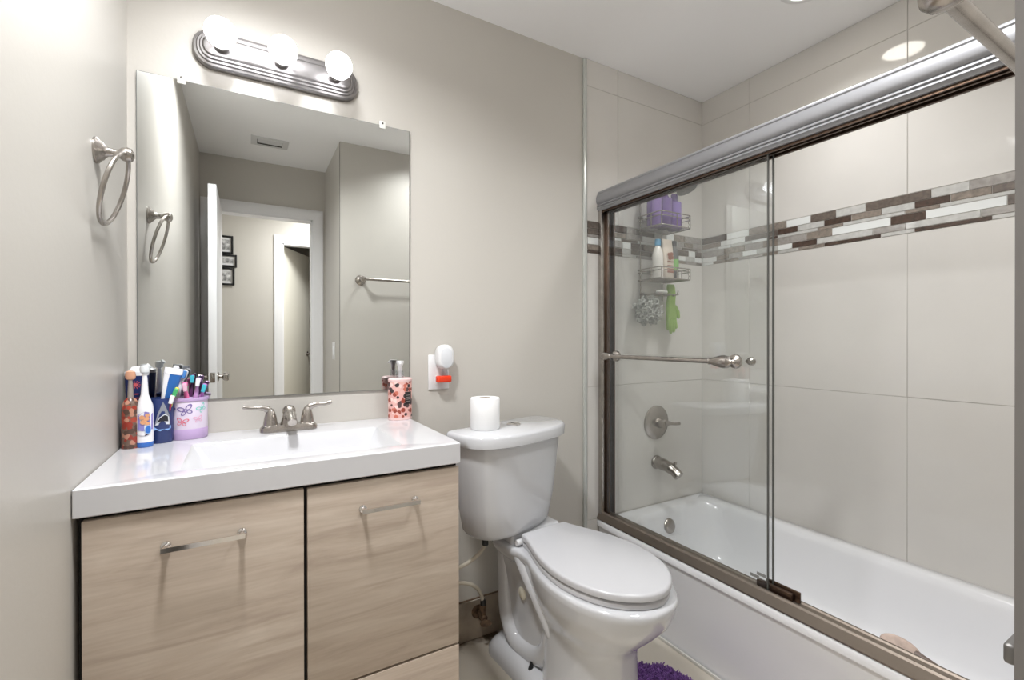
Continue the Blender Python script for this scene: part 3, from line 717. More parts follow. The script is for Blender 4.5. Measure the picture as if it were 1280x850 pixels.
# towel ring on the left wall
t = thing('towel_ring', 'brushed nickel towel ring on the left wall', 'towel ring', (XL, 1.33, 1.587))
obj('mount', B().lathe([(0.028, 0), (0.028, 0.004), (0.024, 0.008), (0.021, 0.010), (0.019, 0.014), (0.015, 0.016), (0.010, 0.022), (0.008, 0.034), (0.009, 0.040), (0.014, 0.046), (0.0165, 0.055), (0.014, 0.063), (0.007, 0.067), (0, 0.068)], (XL, 1.331, 1.587), (1, 0, 0), 28), M_nickel, t)
top = Vector((-0.229, 1.331, 1.587)); bot = Vector((-0.2715, 1.338, 1.430)); ctr = (top+bot)/2; vv = (top-bot)/2; hh = Vector((0.0, 1, 0.02)).normalized()*0.079
obj('ring', B().tube([ctr + vv*math.cos(a) + hh*math.sin(a) for a in [2*PI*i/48 for i in range(48)]], 0.0048, 12, closed=True), M_nickel, t)

# outlet with plug-in air freshener
t = thing('wall_outlet', 'white outlet plate on the wall between mirror and toilet', 'outlet', (0.636, YB, 1.05))
obj('cover_plate', B().box((0.590, YB-0.006, 0.985), (0.672, YB, 1.115), 0.003), M_plastic, t)
obj('receptacle', B().box((0.614, YB-0.008, 1.003), (0.648, YB-0.005, 1.036), 0.001), M_plastic, t)
t = thing('air_freshener', 'white oval plug-in air freshener with a red oil vial in the outlet', 'air freshener', (0.645, YB-0.04, 1.05))
rings = []
for d, y in ((0.004, YB-0.0085), (0, YB-0.012), (0, YB-0.040), (0.003, YB-0.046), (0.008, YB-0.049)):
    rings.append([(p[0], y, p[1]) for p in rrect(0.645, 1.107, 0.032-d, 0.046-d, 0.0318-d, 8)])
obj('body', B().loft(rings), M_plastic, t, sharp=60)
obj('face', B().loft([[(p[0], y, p[1]) for p in rrect(0.645, 1.104, 0.021-d, 0.037-d, 0.0205-d, 8)] for d, y in ((0, YB-0.0488), (0, YB-0.051), (0.002, YB-0.052))]), mat('freshener face', (214, 216, 220), 0.4), t)
vl = obj('oil_vial', B().loft([[(p[0], p[1], z) for p in rrect(0.641, YB-0.029, hx, hy, hy*0.7, 5)] for z, hx, hy in ((1.013, 0.026, 0.012), (1.016, 0.029, 0.014), (1.034, 0.029, 0.014), (1.038, 0.024, 0.012))]), mat('red oil', (226, 62, 30), 0.1), t)
obj('vial_neck', B().lathe([(0.013, 0.0), (0.012, 0.012), (0.010, 0.016), (0.010, 0.03)], (0.645, YB-0.029, 1.038), n=20), M_clear, vl)

# towel bar on the near wall, outlet of the mirror's view
t = thing('wall_towel_bar', 'brushed nickel towel bar on the near wall at the upper right edge', 'towel bar', (0.95, YN, 1.555))
BX0, BX1, BZ, BY = 0.655, 1.262, 1.548, 0.202
for x in (BX0, BX1):
    obj('bar_post', B().lathe([(0.034, 0), (0.034, 0.004), (0.029, 0.008), (0.026, 0.013), (0.020, 0.016), (0.012, 0.024), (0.010, 0.052), (0.014, 0.062), (0.0185, 0.074), (0.0195, 0.084), (0.017, 0.096), (0.009, 0.104), (0, 0.105)], (x, YN, BZ), (0, 1, 0), 28), M_nickel, t)
obj('bar', B().tube([(BX0, BY, BZ), (BX1, BY, BZ)], 0.0095, 18), M_nickel, t)

# paper holder arm on the near wall (right edge of the frame)
t = thing('paper_holder', 'small grey metal holder arm low at the right edge of the frame', 'toilet paper holder', (0.85, YN, 0.80))
ph = B().box((0.785, 0.176, 0.786), (0.93, 0.187, 0.810), 0.004, seg=3)
obj('arm', ph, mat('gunmetal', (128, 126, 124), 0.4, 0.7), t)
obj('wall_post', B().box((0.895, YN, 0.779), (0.935, 0.175, 0.823), 0.004), mat('gunmetal', (128, 126, 124)), t)
struct('trim_8', B().box((XJ-0.0015, YN-0.009, 0.0), (XJ+0.0005, YN+0.0012, ZC-0.002), 0.0), mat('dark corner strip', (118, 114, 110), 0.6))  # thin dark strip laid along the jog corner

# light switch on the jog face (mirror)
t = thing('light_switch', 'white light switch on the wall beside the doorway, seen in the mirror', 'light switch', (XJ, -0.12, 1.08))
obj('cover_plate', B().box((XJ-0.006, -0.165, 1.015), (XJ, -0.085, 1.135), 0.002), M_plastic, t)
obj('rocker', B().box((XJ-0.010, -0.142, 1.042), (XJ-0.005, -0.108, 1.108), 0.0015), M_plastic, t)

# hall picture frames
M_photo = mat('photo print', (150, 150, 150), 0.5, vary=0.6, vscale=30)
for lab, x0, x1, z0, z1 in (('topmost of the three black picture frames on the hall wall', -0.26, -0.112, 1.92, 2.085), ('middle black picture frame of the three on the hall wall', -0.235, -0.083, 1.80, 1.915), ('lowest of the three black picture frames on the hall wall', -0.255, -0.102, 1.635, 1.795)):
    t = thing('picture_frame', lab, 'picture frame', ((x0+x1)/2, HY, z0), 'picture frames on the hall wall')
    f = B(); wd = 0.016
    f.box((x0, HY, z0), (x0+wd, HY+0.02, z1), 0.002); f.box((x1-wd, HY, z0), (x1, HY+0.02, z1), 0.002); f.box((x0+wd, HY, z0), (x1-wd, HY+0.02, z0+wd), 0.002); f.box((x0+wd, HY, z1-wd), (x1-wd, HY+0.02, z1), 0.002)
    obj('frame', f, M_black, t)
    ph = obj('mat_board', B().box((x0+wd, HY, z0+wd), (x1-wd, HY+0.008, z1-wd)), M_plastic, t)
    obj('photograph', B().box((x0+0.04, HY+0.008, z0+0.035), (x1-0.03, HY+0.009, z1-0.035)), M_photo, ph)

# ------------------------------------------------------------------ toilet
def toilet():
    t = thing('toilet', 'white two piece toilet with closed lid between vanity and tub', 'toilet', (0.94, 1.30, 0))
    # tank sits a little askew on the bowl
    TH = R(15); T0 = Matrix.Translation((0.816, 1.547, 0)) @ Matrix.Rotation(TH, 4, 'Z')
    def dshape(hw, d, y0=0.0, r=0.025, p=2.9, n=30):
        # straight back (local +y), bowed superellipse front
        pts = [(hw-r+r*math.cos(a), y0-r+r*math.sin(a)) for a in [PI/2*(1-i/5) for i in range(6)]]
        ys = y0-d*0.30; dd = d*0.70
        for i in range(n+1):
            a = PI*i/n; c, q = math.cos(a), math.sin(a)
            pts.append((hw*math.copysign(abs(c)**(2/p), c), ys-dd*abs(q)**(2/p)*(1-0.0*c)))
        pts += [(-hw+r-r*math.sin(a), y0-r+r*math.cos(a)) for a in [PI/2*(1-i/5) for i in range(6)]]
        return pts
    rings = []
    for z, hw, d, y0 in ((0.490, 0.150, 0.125, -0.022), (0.496, 0.165, 0.145, -0.016), (0.515, 0.178, 0.158, -0.012), (0.60, 0.195, 0.172, -0.010), (0.74, 0.212, 0.186, -0.008), (0.822, 0.220, 0.194, -0.006)):
        rings.append([(x, y, z) for x, y in dshape(hw, d, y0)])
    tk = obj('tank', B().loft(rings).xf(T0), M_ceramic, t, sharp=50)
    rings = []
    for z, g in ((0.816, -0.004), (0.819, 0.0), (0.848, 0.002), (0.856, -0.002), (0.860, -0.009)):
        rings.append([(x, y, z) for x, y in dshape(0.236+g, 0.218+g*1.6, 0.0+g*0.5)])
    obj('tank_lid', B().loft(rings).xf(T0), M_ceramic, t, sharp=50)
    fb = obj('flush_button', B().lathe([(0.026, 0.0), (0.026, 0.004), (0.022, 0.0055), (0.0, 0.0055)], (0.853, 1.468, 0.8595), n=28), M_chrome, t)
    obj('button_split', B().box((0.8525, 1.448, 0.8645), (0.8535, 1.488, 0.8655)), M_black, fb)
    # bowl, seat and lid in their own axis
    A = Matrix.Translation((0.925, 1.375, 0)) @ Matrix.Rotation(R(4.5), 4, 'Z')
    prof = [(0.0, 0.098), (0.03, 0.104), (0.07, 0.118), (0.12, 0.137), (0.18, 0.155), (0.24, 0.165), (0.29, 0.166), (0.34, 0.160), (0.39, 0.145), (0.43, 0.124), (0.465, 0.094), (0.49, 0.060), (0.503, 0.028), (0.507, 0.0)]
    def outline(grow=0.0, z=0.0, back=0.0, sh=0.0):
        P = []
        for s, h in prof: P.append((h+grow*(1 if h > 0.01 else 0), -(s+ (grow*s/0.507)) + sh + (back if s == 0 else 0)))
        L = [(-x, y) for x, y in P[::-1][1:]]
        return [(x, y, z) for x, y in P + L]
    obj('seat', B().loft([outline(-0.010, 0.455), outline(-0.004, 0.457), outline(-0.003, 0.470), outline(-0.008, 0.4745)]).xf(A), M_seat, t, sharp=60)
    obj('lid', B().loft([outline(-0.006, 0.4785), outline(0.0, 0.480), outline(0.001, 0.493), outline(-0.001, 0.4975), outline(-0.006, 0.5005)]).xf(A), M_seat, t, sharp=60)
    for sx in (-1, 1):
        obj('hinge', B().tube([(sx*0.060, 0.010, 0.470), (sx*0.115, 0.010, 0.470)], 0.010, 14).xf(A), M_plastic, t)
    # bowl: loft from the rim down into the pedestal
    C0 = Vector((0.0, -0.26)); N = len(outline())
    def ped(hw, y0, y1, z, k=2.6):
        cy, hy = (y0+y1)/2, (y1-y0)/2; pts = []
        base = outline()
        for x, y, _ in base:
            a = math.atan2((y-C0.y)/0.26, x/0.166); c, s = math.cos(a), math.sin(a)
            pts.append((hw*math.copysign(abs(c)**(2/k), c), cy+hy*math.copysign(abs(s)**(2/k), s), z))
        return pts
    def mixr(a, b, f): return [tuple(p*(1-f)+q*f for p, q in zip(u, v)) for u, v in zip(a, b)]
    top = outline(0.010, 0.0)
    p1 = ped(0.108, -0.385, -0.06, 0.0)
    def lay(f, z): return [(x, y, z) for x, y, _ in mixr(top, p1, f)]
    rings = [outline(0.0, 0.4545), outline(0.009, 0.452), outline(0.013, 0.444), lay(0.01, 0.425), lay(0.06, 0.40), lay(0.17, 0.375), lay(0.36, 0.345), lay(0.58, 0.315), lay(0.79, 0.29), lay(0.94, 0.265), lay(1.0, 0.24)]
    rings += [ped(0.109, -0.388, -0.06, 0.12), ped(0.114, -0.395, -0.06, 0.05), ped(0.122, -0.405, -0.06, 0.02), ped(0.124, -0.407, -0.06, 0.0)]
    obj('bowl', B().loft(rings).xf(A), M_ceramic, t, sharp=60)
    # deck under the tank and the rear body with its recessed trapway
    dk = B()
    def dring(hx0, y0, y1, z, r=0.03): 
        return [(p[0], p[1], z) for p in rrect(0.0, (y0+y1)/2, hx0, (y1-y0)/2, r, 6)]
    def deck(g, z, cut=0.0):
        P = [(0.10, 0.142), (0.125, 0.139), (0.138, 0.128), (0.142, 0.11), (0.140, 0.06), (0.132, 0.02), (0.124, -0.01), (0.124, -0.04), (0.130, -0.08), (0.142, -0.12-cut*0), (0.150, -0.16), (0.10, -0.22), (0.0, -0.24)]
        P = [(x+g*(1 if x > 0.01 else 0), y+(g if y > 0.1 else 0)) for x, y in P]
        return [(x, y, z) for x, y in P + [(-x, y) for x, y in P[::-1][1:]]]
    dk.loft([deck(-0.060, 0.370), deck(-0.030, 0.392), deck(-0.010, 0.412), deck(0.0, 0.430), deck(0.002, 0.446), deck(-0.003, 0.453), deck(-0.010, 0.4548)])
    dk.box((-0.12, 0.03, 0.450), (0.10, 0.12, 0.492), 0.01)
    obj('tank_deck', dk.xf(A), M_ceramic, t, sharp=55)
    rb = B().loft([dring(0.070, -0.30, 0.19, 0.0), dring(0.066, -0.30, 0.19, 0.07), dring(0.066, -0.28, 0.18, 0.2), dring(0.080, -0.24, 0.160, 0.33), dring(0.105, -0.16, 0.135, 0.42)])
    obj('rear_body', rb.xf(A), M_ceramic, t, sharp=55)
    ft = B().loft([dring(0.128, -0.36, 0.215, 0.0, 0.06), dring(0.128, -0.36, 0.215, 0.022, 0.06), dring(0.116, -0.35, 0.205, 0.040, 0.06), dring(0.090, -0.33, 0.19, 0.058, 0.05)])
    obj('foot_flange', ft.xf(A), M_ceramic, t, sharp=55)
    for sx in (-1, 1):
        tp_, tr_ = smooth([(sx*0.070, 0.155, 0.40), (sx*0.066, 0.150, 0.28), (sx*0.064, 0.140, 0.16), (sx*0.060, 0.090, 0.085), (sx*0.052, 0.01, 0.075), (sx*0.050, -0.07, 0.105), (sx*0.060, -0.12, 0.19), (sx*0.074, -0.13, 0.30)], [0.026, 0.030, 0.032, 0.034, 0.036, 0.038, 0.036, 0.026])
        tw = B().tube(tp_, tr_, 18)
        tp_, tr_ = smooth([(sx*0.104, 0.01, 0.43), (sx*0.106, -0.05, 0.375), (sx*0.099, -0.105, 0.31), (sx*0.085, -0.145, 0.235), (sx*0.062, -0.18, 0.15)], [0.022, 0.024, 0.024, 0.022, 0.014])
        tw.tube(tp_, tr_, 16)
        tr = obj('trapway', tw.xf(A), M_ceramic, t, sharp=60)
        obj('side_cap', B().lathe([(0.022, 0), (0.022, 0.006), (0.018, 0.009), (0, 0.010)], (sx*0.070, 0.03, 0.275), (sx, 0, 0), 24).xf(A), mat('cap ivory', (214, 208, 190), 0.4), t)
        bc = B().lathe([(0.006, 0.03), (0.006, 0.062), (0.004, 0.068), (0, 0.069)], (sx*0.092, -0.040, 0.0), n=12)
        bc.lathe([(0.016, 0.030), (0.013, 0.036), (0, 0.037)], (sx*0.092, -0.040, 0.0), n=14)
        if sx < 0:
            bc.loft([[(sx*0.092+0.013*math.cos(a), -0.040+0.017*math.sin(a), 0.036) for a in [2*PI*i/7 for i in range(7)]], [(sx*0.092+0.004*math.cos(a)+0.006, -0.037+0.004*math.sin(a), 0.075) for a in [2*PI*i/7 for i in range(7)]]])
        obj('floor_bolt', bc.xf(A), M_black, t)
toilet()

# shutoff valve and supply hose
t = thing('supply_valve', 'corroded water shutoff valve with a white hose on the wall beside the toilet', 'water valve', (0.80, 1.60, 0.09))
obj('valve_body', B().lathe([(0.026, 0), (0.026, 0.003), (0.010, 0.006), (0.009, 0.03), (0.014, 0.034), (0.014, 0.06), (0.010, 0.064), (0, 0.065)], (0.79, YT, 0.105), (0, -1, 0), 20).lathe([(0.011, 0), (0.011, 0.03), (0.013, 0.031), (0.013, 0.048), (0.006, 0.05)], (0.79, 1.595, 0.105), (0, 0, 1), 16), mat('corroded brass', (104, 84, 66), 0.6, 0.5, vary=0.3, vscale=60), t)
obj('handle', B().lathe([(0.006, 0), (0.006, 0.02), (0.022, 0.022), (0.022, 0.028), (0, 0.03)], (0.79, 1.58, 0.105), (-0.3, -1, 0), 16, sy=0.55), mat('corroded brass', (104, 84, 66)), t)
hp = bez((0.79, 1.595, 0.150), (0.79, 1.595, 0.25), (0.70, 1.60, 0.27), (0.62, 1.605, 0.265), 14)[:-1] + bez((0.62, 1.605, 0.265), (0.52, 1.61, 0.27), (0.53, 1.60, 0.31), (0.60, 1.575, 0.325), 14)[:-1] + bez((0.60, 1.575, 0.325), (0.69, 1.545, 0.34), (0.765, 1.53, 0.38), (0.765, 1.525, 0.43), 14)
obj('hose', B().tube(hp, 0.0072, 12), mat('ivory hose', (206, 198, 182), 0.4), t)
obj('hose_nut', B().lathe([(0.010, 0), (0.012, 0.004), (0.012, 0.022), (0.008, 0.03)], (0.765, 1.525, 0.415), n=8).tube([(0.765, 1.525, 0.44), (0.765, 1.525, 0.4895)], 0.009, 12), M_black, t)
obj('hose_nut', B().lathe([(0.011, 0), (0.011, 0.02), (0.007, 0.026)], (0.79, 1.595, 0.150), n=8), M_black, t)

# toilet paper
t = thing('toilet_paper_roll', 'white toilet paper roll standing on the toilet tank', 'toilet paper', (0.728, 1.452, 0.8606))
obj('paper', B().lathe([(0.0215, 0.0), (0.049, 0.0), (0.0512, 0.003), (0.0512, 0.105), (0.049, 0.108), (0.0215, 0.108), (0.0215, 0.0)], (0.728, 1.452, 0.8606), n=40), mat('tissue', (238, 238, 238), 0.95, bump=0.2, bscale=200), t)
obj('core', B().lathe([(0.0195, 0.0005), (0.0215, 0.0005), (0.0215, 0.1075), (0.0195, 0.1075), (0.0195, 0.0005)], (0.728, 1.452, 0.8606), n=30), mat('cardboard', (176, 160, 140), 0.9), t)

# purple rug
def rug():
    t = thing('bath_rug', 'purple shaggy scalloped bath rug on the floor between toilet and tub', 'rug', (1.205, 0.93, 0))
    cx, cy = 1.205, 0.93
    def rad(a): return 1.0 + 0.10*abs(math.cos(3.5*a+0.35)) - 0.05
    def pt(a, f, z): return (cx+0.125*f*rad(a)*math.cos(a), cy+0.285*f*rad(a)*math.sin(a), z)
    n = 96; an = [2*PI*i/n for i in range(n)]
    m = mat('purple pile', (124, 86, 152), 0.95, vary=0.2, vscale=80)
    obj('backing', B().loft([[pt(a, 0.97, 0.001) for a in an], [pt(a, 1.0, 0.004) for a in an], [pt(a, 0.99, 0.010) for a in an]]), m, t)
    b = B()
    for i in range(5200):
        a = random.uniform(0, 2*PI); f = math.sqrt(random.random()); x, y, z = pt(a, f*0.985, 0.008)
        h = random.uniform(0.007, 0.014); dx, dy = random.gauss(0, 0.004), random.gauss(0, 0.004); r = random.uniform(0.0024, 0.0042)
        k = random.uniform(0, 6.28)
        v = [b.bm.verts.new((x+r*math.cos(k+2.094*q), y+r*math.sin(k+2.094*q), z)) for q in range(3)]
        w = [b.bm.verts.new((x+dx+r*0.6*math.cos(k+2.094*q), y+dy+r*0.6*math.sin(k+2.094*q), z+h)) for q in range(3)]
        for q in range(3): b.bm.faces.new((v[q], v[(q+1) % 3], w[(q+1) % 3], w[q]))
        b.bm.faces.new(w)
    o = obj('pile', b, m, t); o['kind'] = 'stuff'
rug()

# ------------------------------------------------------------------ things on the vanity
def cyl_patch(b, c, rx, ry, pts, off=0.0006, mi=0, ref=-PI/2):
    """flat outline (s along the curve, z up) wrapped on an upright elliptical body; s=0 faces -y"""
    b.poly([(c[0]+(rx+off)*math.cos(ref+s/rx), c[1]+(ry+off)*math.sin(ref+s/rx), c[2]+z) for s, z in pts], mi)
def ell(cx, cz, a, b_, rot=0, n=14):
    return [(cx+a*math.cos(t)*math.cos(rot)-b_*math.sin(t)*math.sin(rot), cz+a*math.cos(t)*math.sin(rot)+b_*math.sin(t)*math.cos(rot)) for t in [2*PI*i/n for i in range(n)]]
VT = VZ + 0.0002
M_tbw = mat('brush white', (236, 236, 240), 0.3)
# brown patterned electric toothbrush against the wall
x, y = -0.2555, 1.527
t = thing('electric_toothbrush', 'brown and red patterned electric toothbrush against the left wall', 'toothbrush', (x, y, VT))
obj('handle', B().lathe([(0, 0), (0.0175, 0), (0.0185, 0.003), (0.0185, 0.100), (0.0175, 0.112), (0.012, 0.124), (0.0065, 0.130), (0, 0.130)], (x, y, VT), n=26), blob_mat('red brown print', (112, 90, 78), [(150, 52, 38), (86, 62, 52), (186, 134, 112), (168, 70, 52)], 85, 0.62), t)
hd = obj('neck', B().lathe([(0.0065, 0.128), (0.0062, 0.140), (0.005, 0.165), (0.0045, 0.178)], (x, y, VT), n=16), mat('brush grey', (150, 140, 134), 0.4), t)
obj('brush_head', B().lathe([(0.004, 0.174), (0.010, 0.178), (0.0115, 0.186), (0.010, 0.196), (0.004, 0.199), (0, 0.199)], (x, y, VT), n=20, sy=0.7), mat('peach head', (208, 156, 128), 0.4), t)
# navy toothpaste tube standing on its cap behind it
x, y = -0.252, 1.588
t = thing('toothpaste_tube', 'navy toothpaste tube with a white top standing behind the patterned toothbrushes', 'toothpaste', (x, y, VT))
rings = [[(p[0], p[1], VT+z) for p in rrect(x, y, hx, hy, min(hx, hy)*0.9, 6)] for z, hx, hy in ((0.0, 0.014, 0.014), (0.075, 0.015, 0.014), (0.09, 0.019, 0.016), (0.14, 0.0245, 0.016), (0.182, 0.026, 0.016))]
obj('tube_body', B().loft(rings), mat('navy', (30, 44, 96), 0.3), t)
rings = [[(p[0], p[1], VT+z) for p in rrect(x, y, hx, hy, min(hx, hy)*0.9, 6)] for z, hx, hy in ((0.1825, 0.026, 0.017), (0.192, 0.0265, 0.017), (0.196, 0.018, 0.013), (0.206, 0.010, 0.009), (0.207, 0.006, 0.006))]
obj('cap', B().loft(rings), M_tbw, t)
o = B()
for k in range(10):
    a = k*PI/5; o.poly([(x+0.011*math.cos(a+s)*q, y-0.0166, VT+0.158+0.011*math.sin(a+s)*q) for s, q in ((-0.12, 0.55), (0.12, 0.55), (0.06, 1.0), (-0.06, 1.0))])
o.poly([(x+0.005*math.cos(a), y-0.0167, VT+0.158+0.005*math.sin(a)) for a in [2*PI*i/12 for i in range(12)]])
for k in range(3): o.box((x-0.006+k*0.002, y-0.0165, VT+0.110+k*0.011), (x+0.006, y-0.0155, VT+0.113+k*0.011))
obj('emblem', o, mat('red print', (206, 90, 96), 0.5), t)
# white and blue electric toothbrush in front
x, y = -0.2265, 1.528
t = thing('electric_toothbrush', 'white and blue electric toothbrush with a blue button, standing in front', 'toothbrush', (x, y, VT))
obj('handle', B().lathe([(0, 0.012), (0.0185, 0.012), (0.0188, 0.06), (0.0188, 0.094), (0.0172, 0.108), (0.0125, 0.122), (0.0085, 0.135), (0.0075, 0.150), (0, 0.151)], (x, y, VT), n=26), M_tbw, t)
obj('base', B().lathe([(0, 0), (0.0165, 0), (0.0182, 0.003), (0.0187, 0.013), (0, 0.0135)], (x, y, VT), n=26), mat('brush blue', (52, 112, 196), 0.3), t)
obj('neck', B().lathe([(0.0076, 0.150), (0.0066, 0.165), (0.005, 0.19), (0.0045, 0.196)], (x, y, VT), n=16), M_tbw, t)
obj('brush_head', B().lathe([(0.004, 0.19), (0.010, 0.194), (0.011, 0.203), (0.009, 0.211), (0, 0.213)], (x, y, VT), n=20).lathe([(0.006, 0.0), (0.007, 0.010), (0, 0.010)], (x+0.004, y-0.001, VT+0.205), (0.7, 0.2, 0.7), 12), mat('head white', (226, 230, 232), 0.3), t)
o = B()
cyl_patch(o, (x, y, VT), 0.0190, 0.0190, [(-0.026, 0.045), (0.026, 0.045), (0.026, 0.085), (0.015, 0.092), (0.0, 0.090), (-0.012, 0.084), (-0.026, 0.086)] and [(-0.010, 0.045), (-0.002, 0.043), (0.010, 0.044), (0.012, 0.070), (0.012, 0.090), (0.004, 0.093), (-0.006, 0.088), (-0.012, 0.080)])
for s0, s1 in ((-0.022, -0.010), (0.010, 0.022)):
    cyl_patch(o, (x, y, VT), 0.0190, 0.0190, [(s0, 0.045), (s1, 0.045), (s1, 0.088), (s0, 0.080)])
obj('lilac_wrap', o, mat('lilac wrap', (140, 132, 196), 0.3), t)
o = B()
for cx, cz, a in ((-0.003, 0.078, 0.006), (0.006, 0.074, 0.006), (0.000, 0.066, 0.007), (0.008, 0.083, 0.005), (0.008, 0.062, 0.005)):
    cyl_patch(o, (x, y, VT), 0.0190, 0.0190, ell(cx, cz, a, a*0.9), 0.0012)
obj('printed_spots', o, mat('peach print', (220, 160, 120), 0.4), t)
o = B(); cyl_patch(o, (x, y, VT), 0.0190, 0.0190, ell(0.009, 0.046, 0.007, 0.012), 0.0016); obj('button_surround', o, mat('pale blue', (170, 200, 236), 0.3), t)
o = B(); cyl_patch(o, (x, y, VT), 0.0190, 0.0190, ell(0.009, 0.046, 0.0052, 0.0095), 0.0022); obj('button', o, mat('brush blue', (52, 112, 196)), t)
o = B(); cyl_patch(o, (x, y, VT), 0.0190, 0.0190, [(-0.018, 0.045), (-0.018, 0.034), (-0.006, 0.031), (0.004, 0.030), (0.010, 0.033), (0.012, 0.045)], 0.0009); obj('dark_band', o, mat('dark violet', (60, 52, 84), 0.4), t)
# shark cup
cx, cy = -0.1985, 1.575
t = thing('toothbrush_cup', 'navy tumbler with a shark print holding toothbrushes', 'cup', (cx, cy, VT))
obj('cup_body', B().lathe([(0, 0), (0.026, 0), (0.0275, 0.003), (0.0295, 0.120), (0.0275, 0.120), (0.0258, 0.006), (0, 0.006)], (cx, cy, VT), n=32), mat('cup navy', (44, 60, 112), 0.3), t)
q = lambda *pts: pts
o = B(); cyl_patch(o, (cx, cy, VT), 0.0290, 0.0290, [(-0.010, 0.048), (0.024, 0.048), (0.022, 0.075), (0.014, 0.098), (0.008, 0.112), (0.003, 0.098), (-0.004, 0.078)], 0.0012); obj('shark_print', o, mat('shark grey', (140, 144, 152), 0.4), t)
o = B(); cyl_patch(o, (cx, cy, VT), 0.0290, 0.0290, [(-0.008, 0.050), (0.022, 0.050), (0.021, 0.070), (0.012, 0.080), (0.000, 0.070)], 0.0018); obj('shark_belly', o, mat('shark white', (226, 230, 236), 0.4), t)
o = B(); cyl_patch(o, (cx, cy, VT), 0.0290, 0.0290, [(-0.005, 0.057), (0.006, 0.060), (0.019, 0.058), (0.018, 0.072), (0.011, 0.076), (0.002, 0.069)], 0.0024); obj('shark_mouth', o, mat('shark mouth', (36, 36, 44), 0.4), t)
o = B()
cyl_patch(o, (cx, cy, VT), 0.0282, 0.0282, [(-0.014, 0.034), (-0.006, 0.038), (0.002, 0.033), (0.010, 0.038), (0.018, 0.033), (0.026, 0.038), (0.026, 0.046), (-0.014, 0.046)], 0.0018); obj('wave_print', o, mat('wave blue', (110, 150, 206), 0.4), t)
def brush(label, base, tip, c_h, c_b, r=0.0045, head=0.022, grp=None, cat='toothbrush', face=(0, -1, 0)):
    """manual toothbrush: tapering handle, slim neck, head with bristles"""
    base, tip = Vector(base), Vector(tip); d = (tip-base).normalized(); L = (tip-base).length
    t = thing('toothbrush', label, cat, base, grp)
    pts = [base + d*(L*f) for f in (0, 0.05, 0.45, 0.62, 0.75, 0.84, 0.9, 0.98, 1.0)]
    obj('handle', B().tube(pts, [r*0.6, r, r*1.25, r*1.05, r*0.7, r*0.7, r*1.3, r*1.3, r*0.6], 12, flat=0.8), c_h, t)
    f = Vector(face); f = (f - d*f.dot(d)).normalized(); s = d.cross(f)
    mm = Matrix((s, f, d)).transposed().to_4x4(); mm.translation = tip - d*(head*0.62) + f*r
    obj('bristles', B().box((-0.0050, -0.001, -head/2), (0.0050, 0.010, head/2), 0.0012, seg=1).xf(mm), c_b, t)
    return t
# blue toothpaste tube leaning in the cup
mm = Matrix.Translation((-0.203, 1.577, VT+0.016)) @ Euler((R(4), R(11), 0)).to_matrix().to_4x4()
t = thing('toothpaste_tube', 'blue and white toothpaste tube leaning in the shark cup', 'toothpaste', (-0.203, 1.577, VT+0.01))
obj('tube_body', B().loft([[(p[0], p[1], z) for p in rrect(0, 0, hx, hy, hy*0.9, 6)] for z, hx, hy in ((0.0, 0.011, 0.011), (0.10, 0.014, 0.011), (0.15, 0.019, 0.010), (0.172, 0.021, 0.008))]).xf(mm), mat('paste blue', (44, 104, 178), 0.3), t)
obj('white_end', B().loft([[(p[0], p[1], z) for p in rrect(0, 0, hx, hy, hy*0.9, 6)] for z, hx, hy in ((0.1725, 0.0212, 0.0085), (0.184, 0.0215, 0.006), (0.188, 0.021, 0.003))]).xf(mm), M_tbw, t)
obj('white_stripe', B().loft([[(p[0]-0.6*hx, p[1]-0.0025, z) for p in rrect(0, 0, hx*0.35, hy, hy*0.5, 4)] for z, hx, hy in ((0.05, 0.012, 0.0095), (0.10, 0.0142, 0.0095), (0.15, 0.0192, 0.0085), (0.172, 0.021, 0.0065))]).xf(mm), M_tbw, t)
MG = mat('brush green', (80, 178, 110), 0.3); MY = mat('brush yellow', (222, 206, 70), 0.3); MP = mat('brush pink', (236, 120, 170), 0.3); ML = mat('brush lilac', (206, 160, 214), 0.3)
MT = mat('brush teal', (70, 184, 200), 0.3); MPu = mat('brush plum', (96, 52, 96), 0.3); MW = mat('bristle white', (238, 238, 240), 0.7); MR = mat('brush magenta', (190, 40, 90), 0.3)
G1 = 'toothbrushes in the shark cup'
brush('green and yellow toothbrush leaning out of the shark cup', (-0.205, 1.566, VT+0.012), (-0.160, 1.560, VT+0.148), MY, MG, grp=G1)
brush('magenta toothbrush low in the shark cup', (-0.200, 1.562, VT+0.012), (-0.168, 1.556, VT+0.130), MR, MW, grp=G1)
brush('white toothbrush sticking highest out of the shark cup', (-0.206, 1.584, VT+0.012), (-0.166, 1.605, VT+0.205), M_tbw, MW, 0.006, grp=G1)
brush('white and blue toothbrush right of the highest one in the shark cup', (-0.194, 1.590, VT+0.012), (-0.146, 1.612, VT+0.192), M_tbw, mat('blue bristle', (70, 130, 200), 0.6), 0.0065, grp=G1)
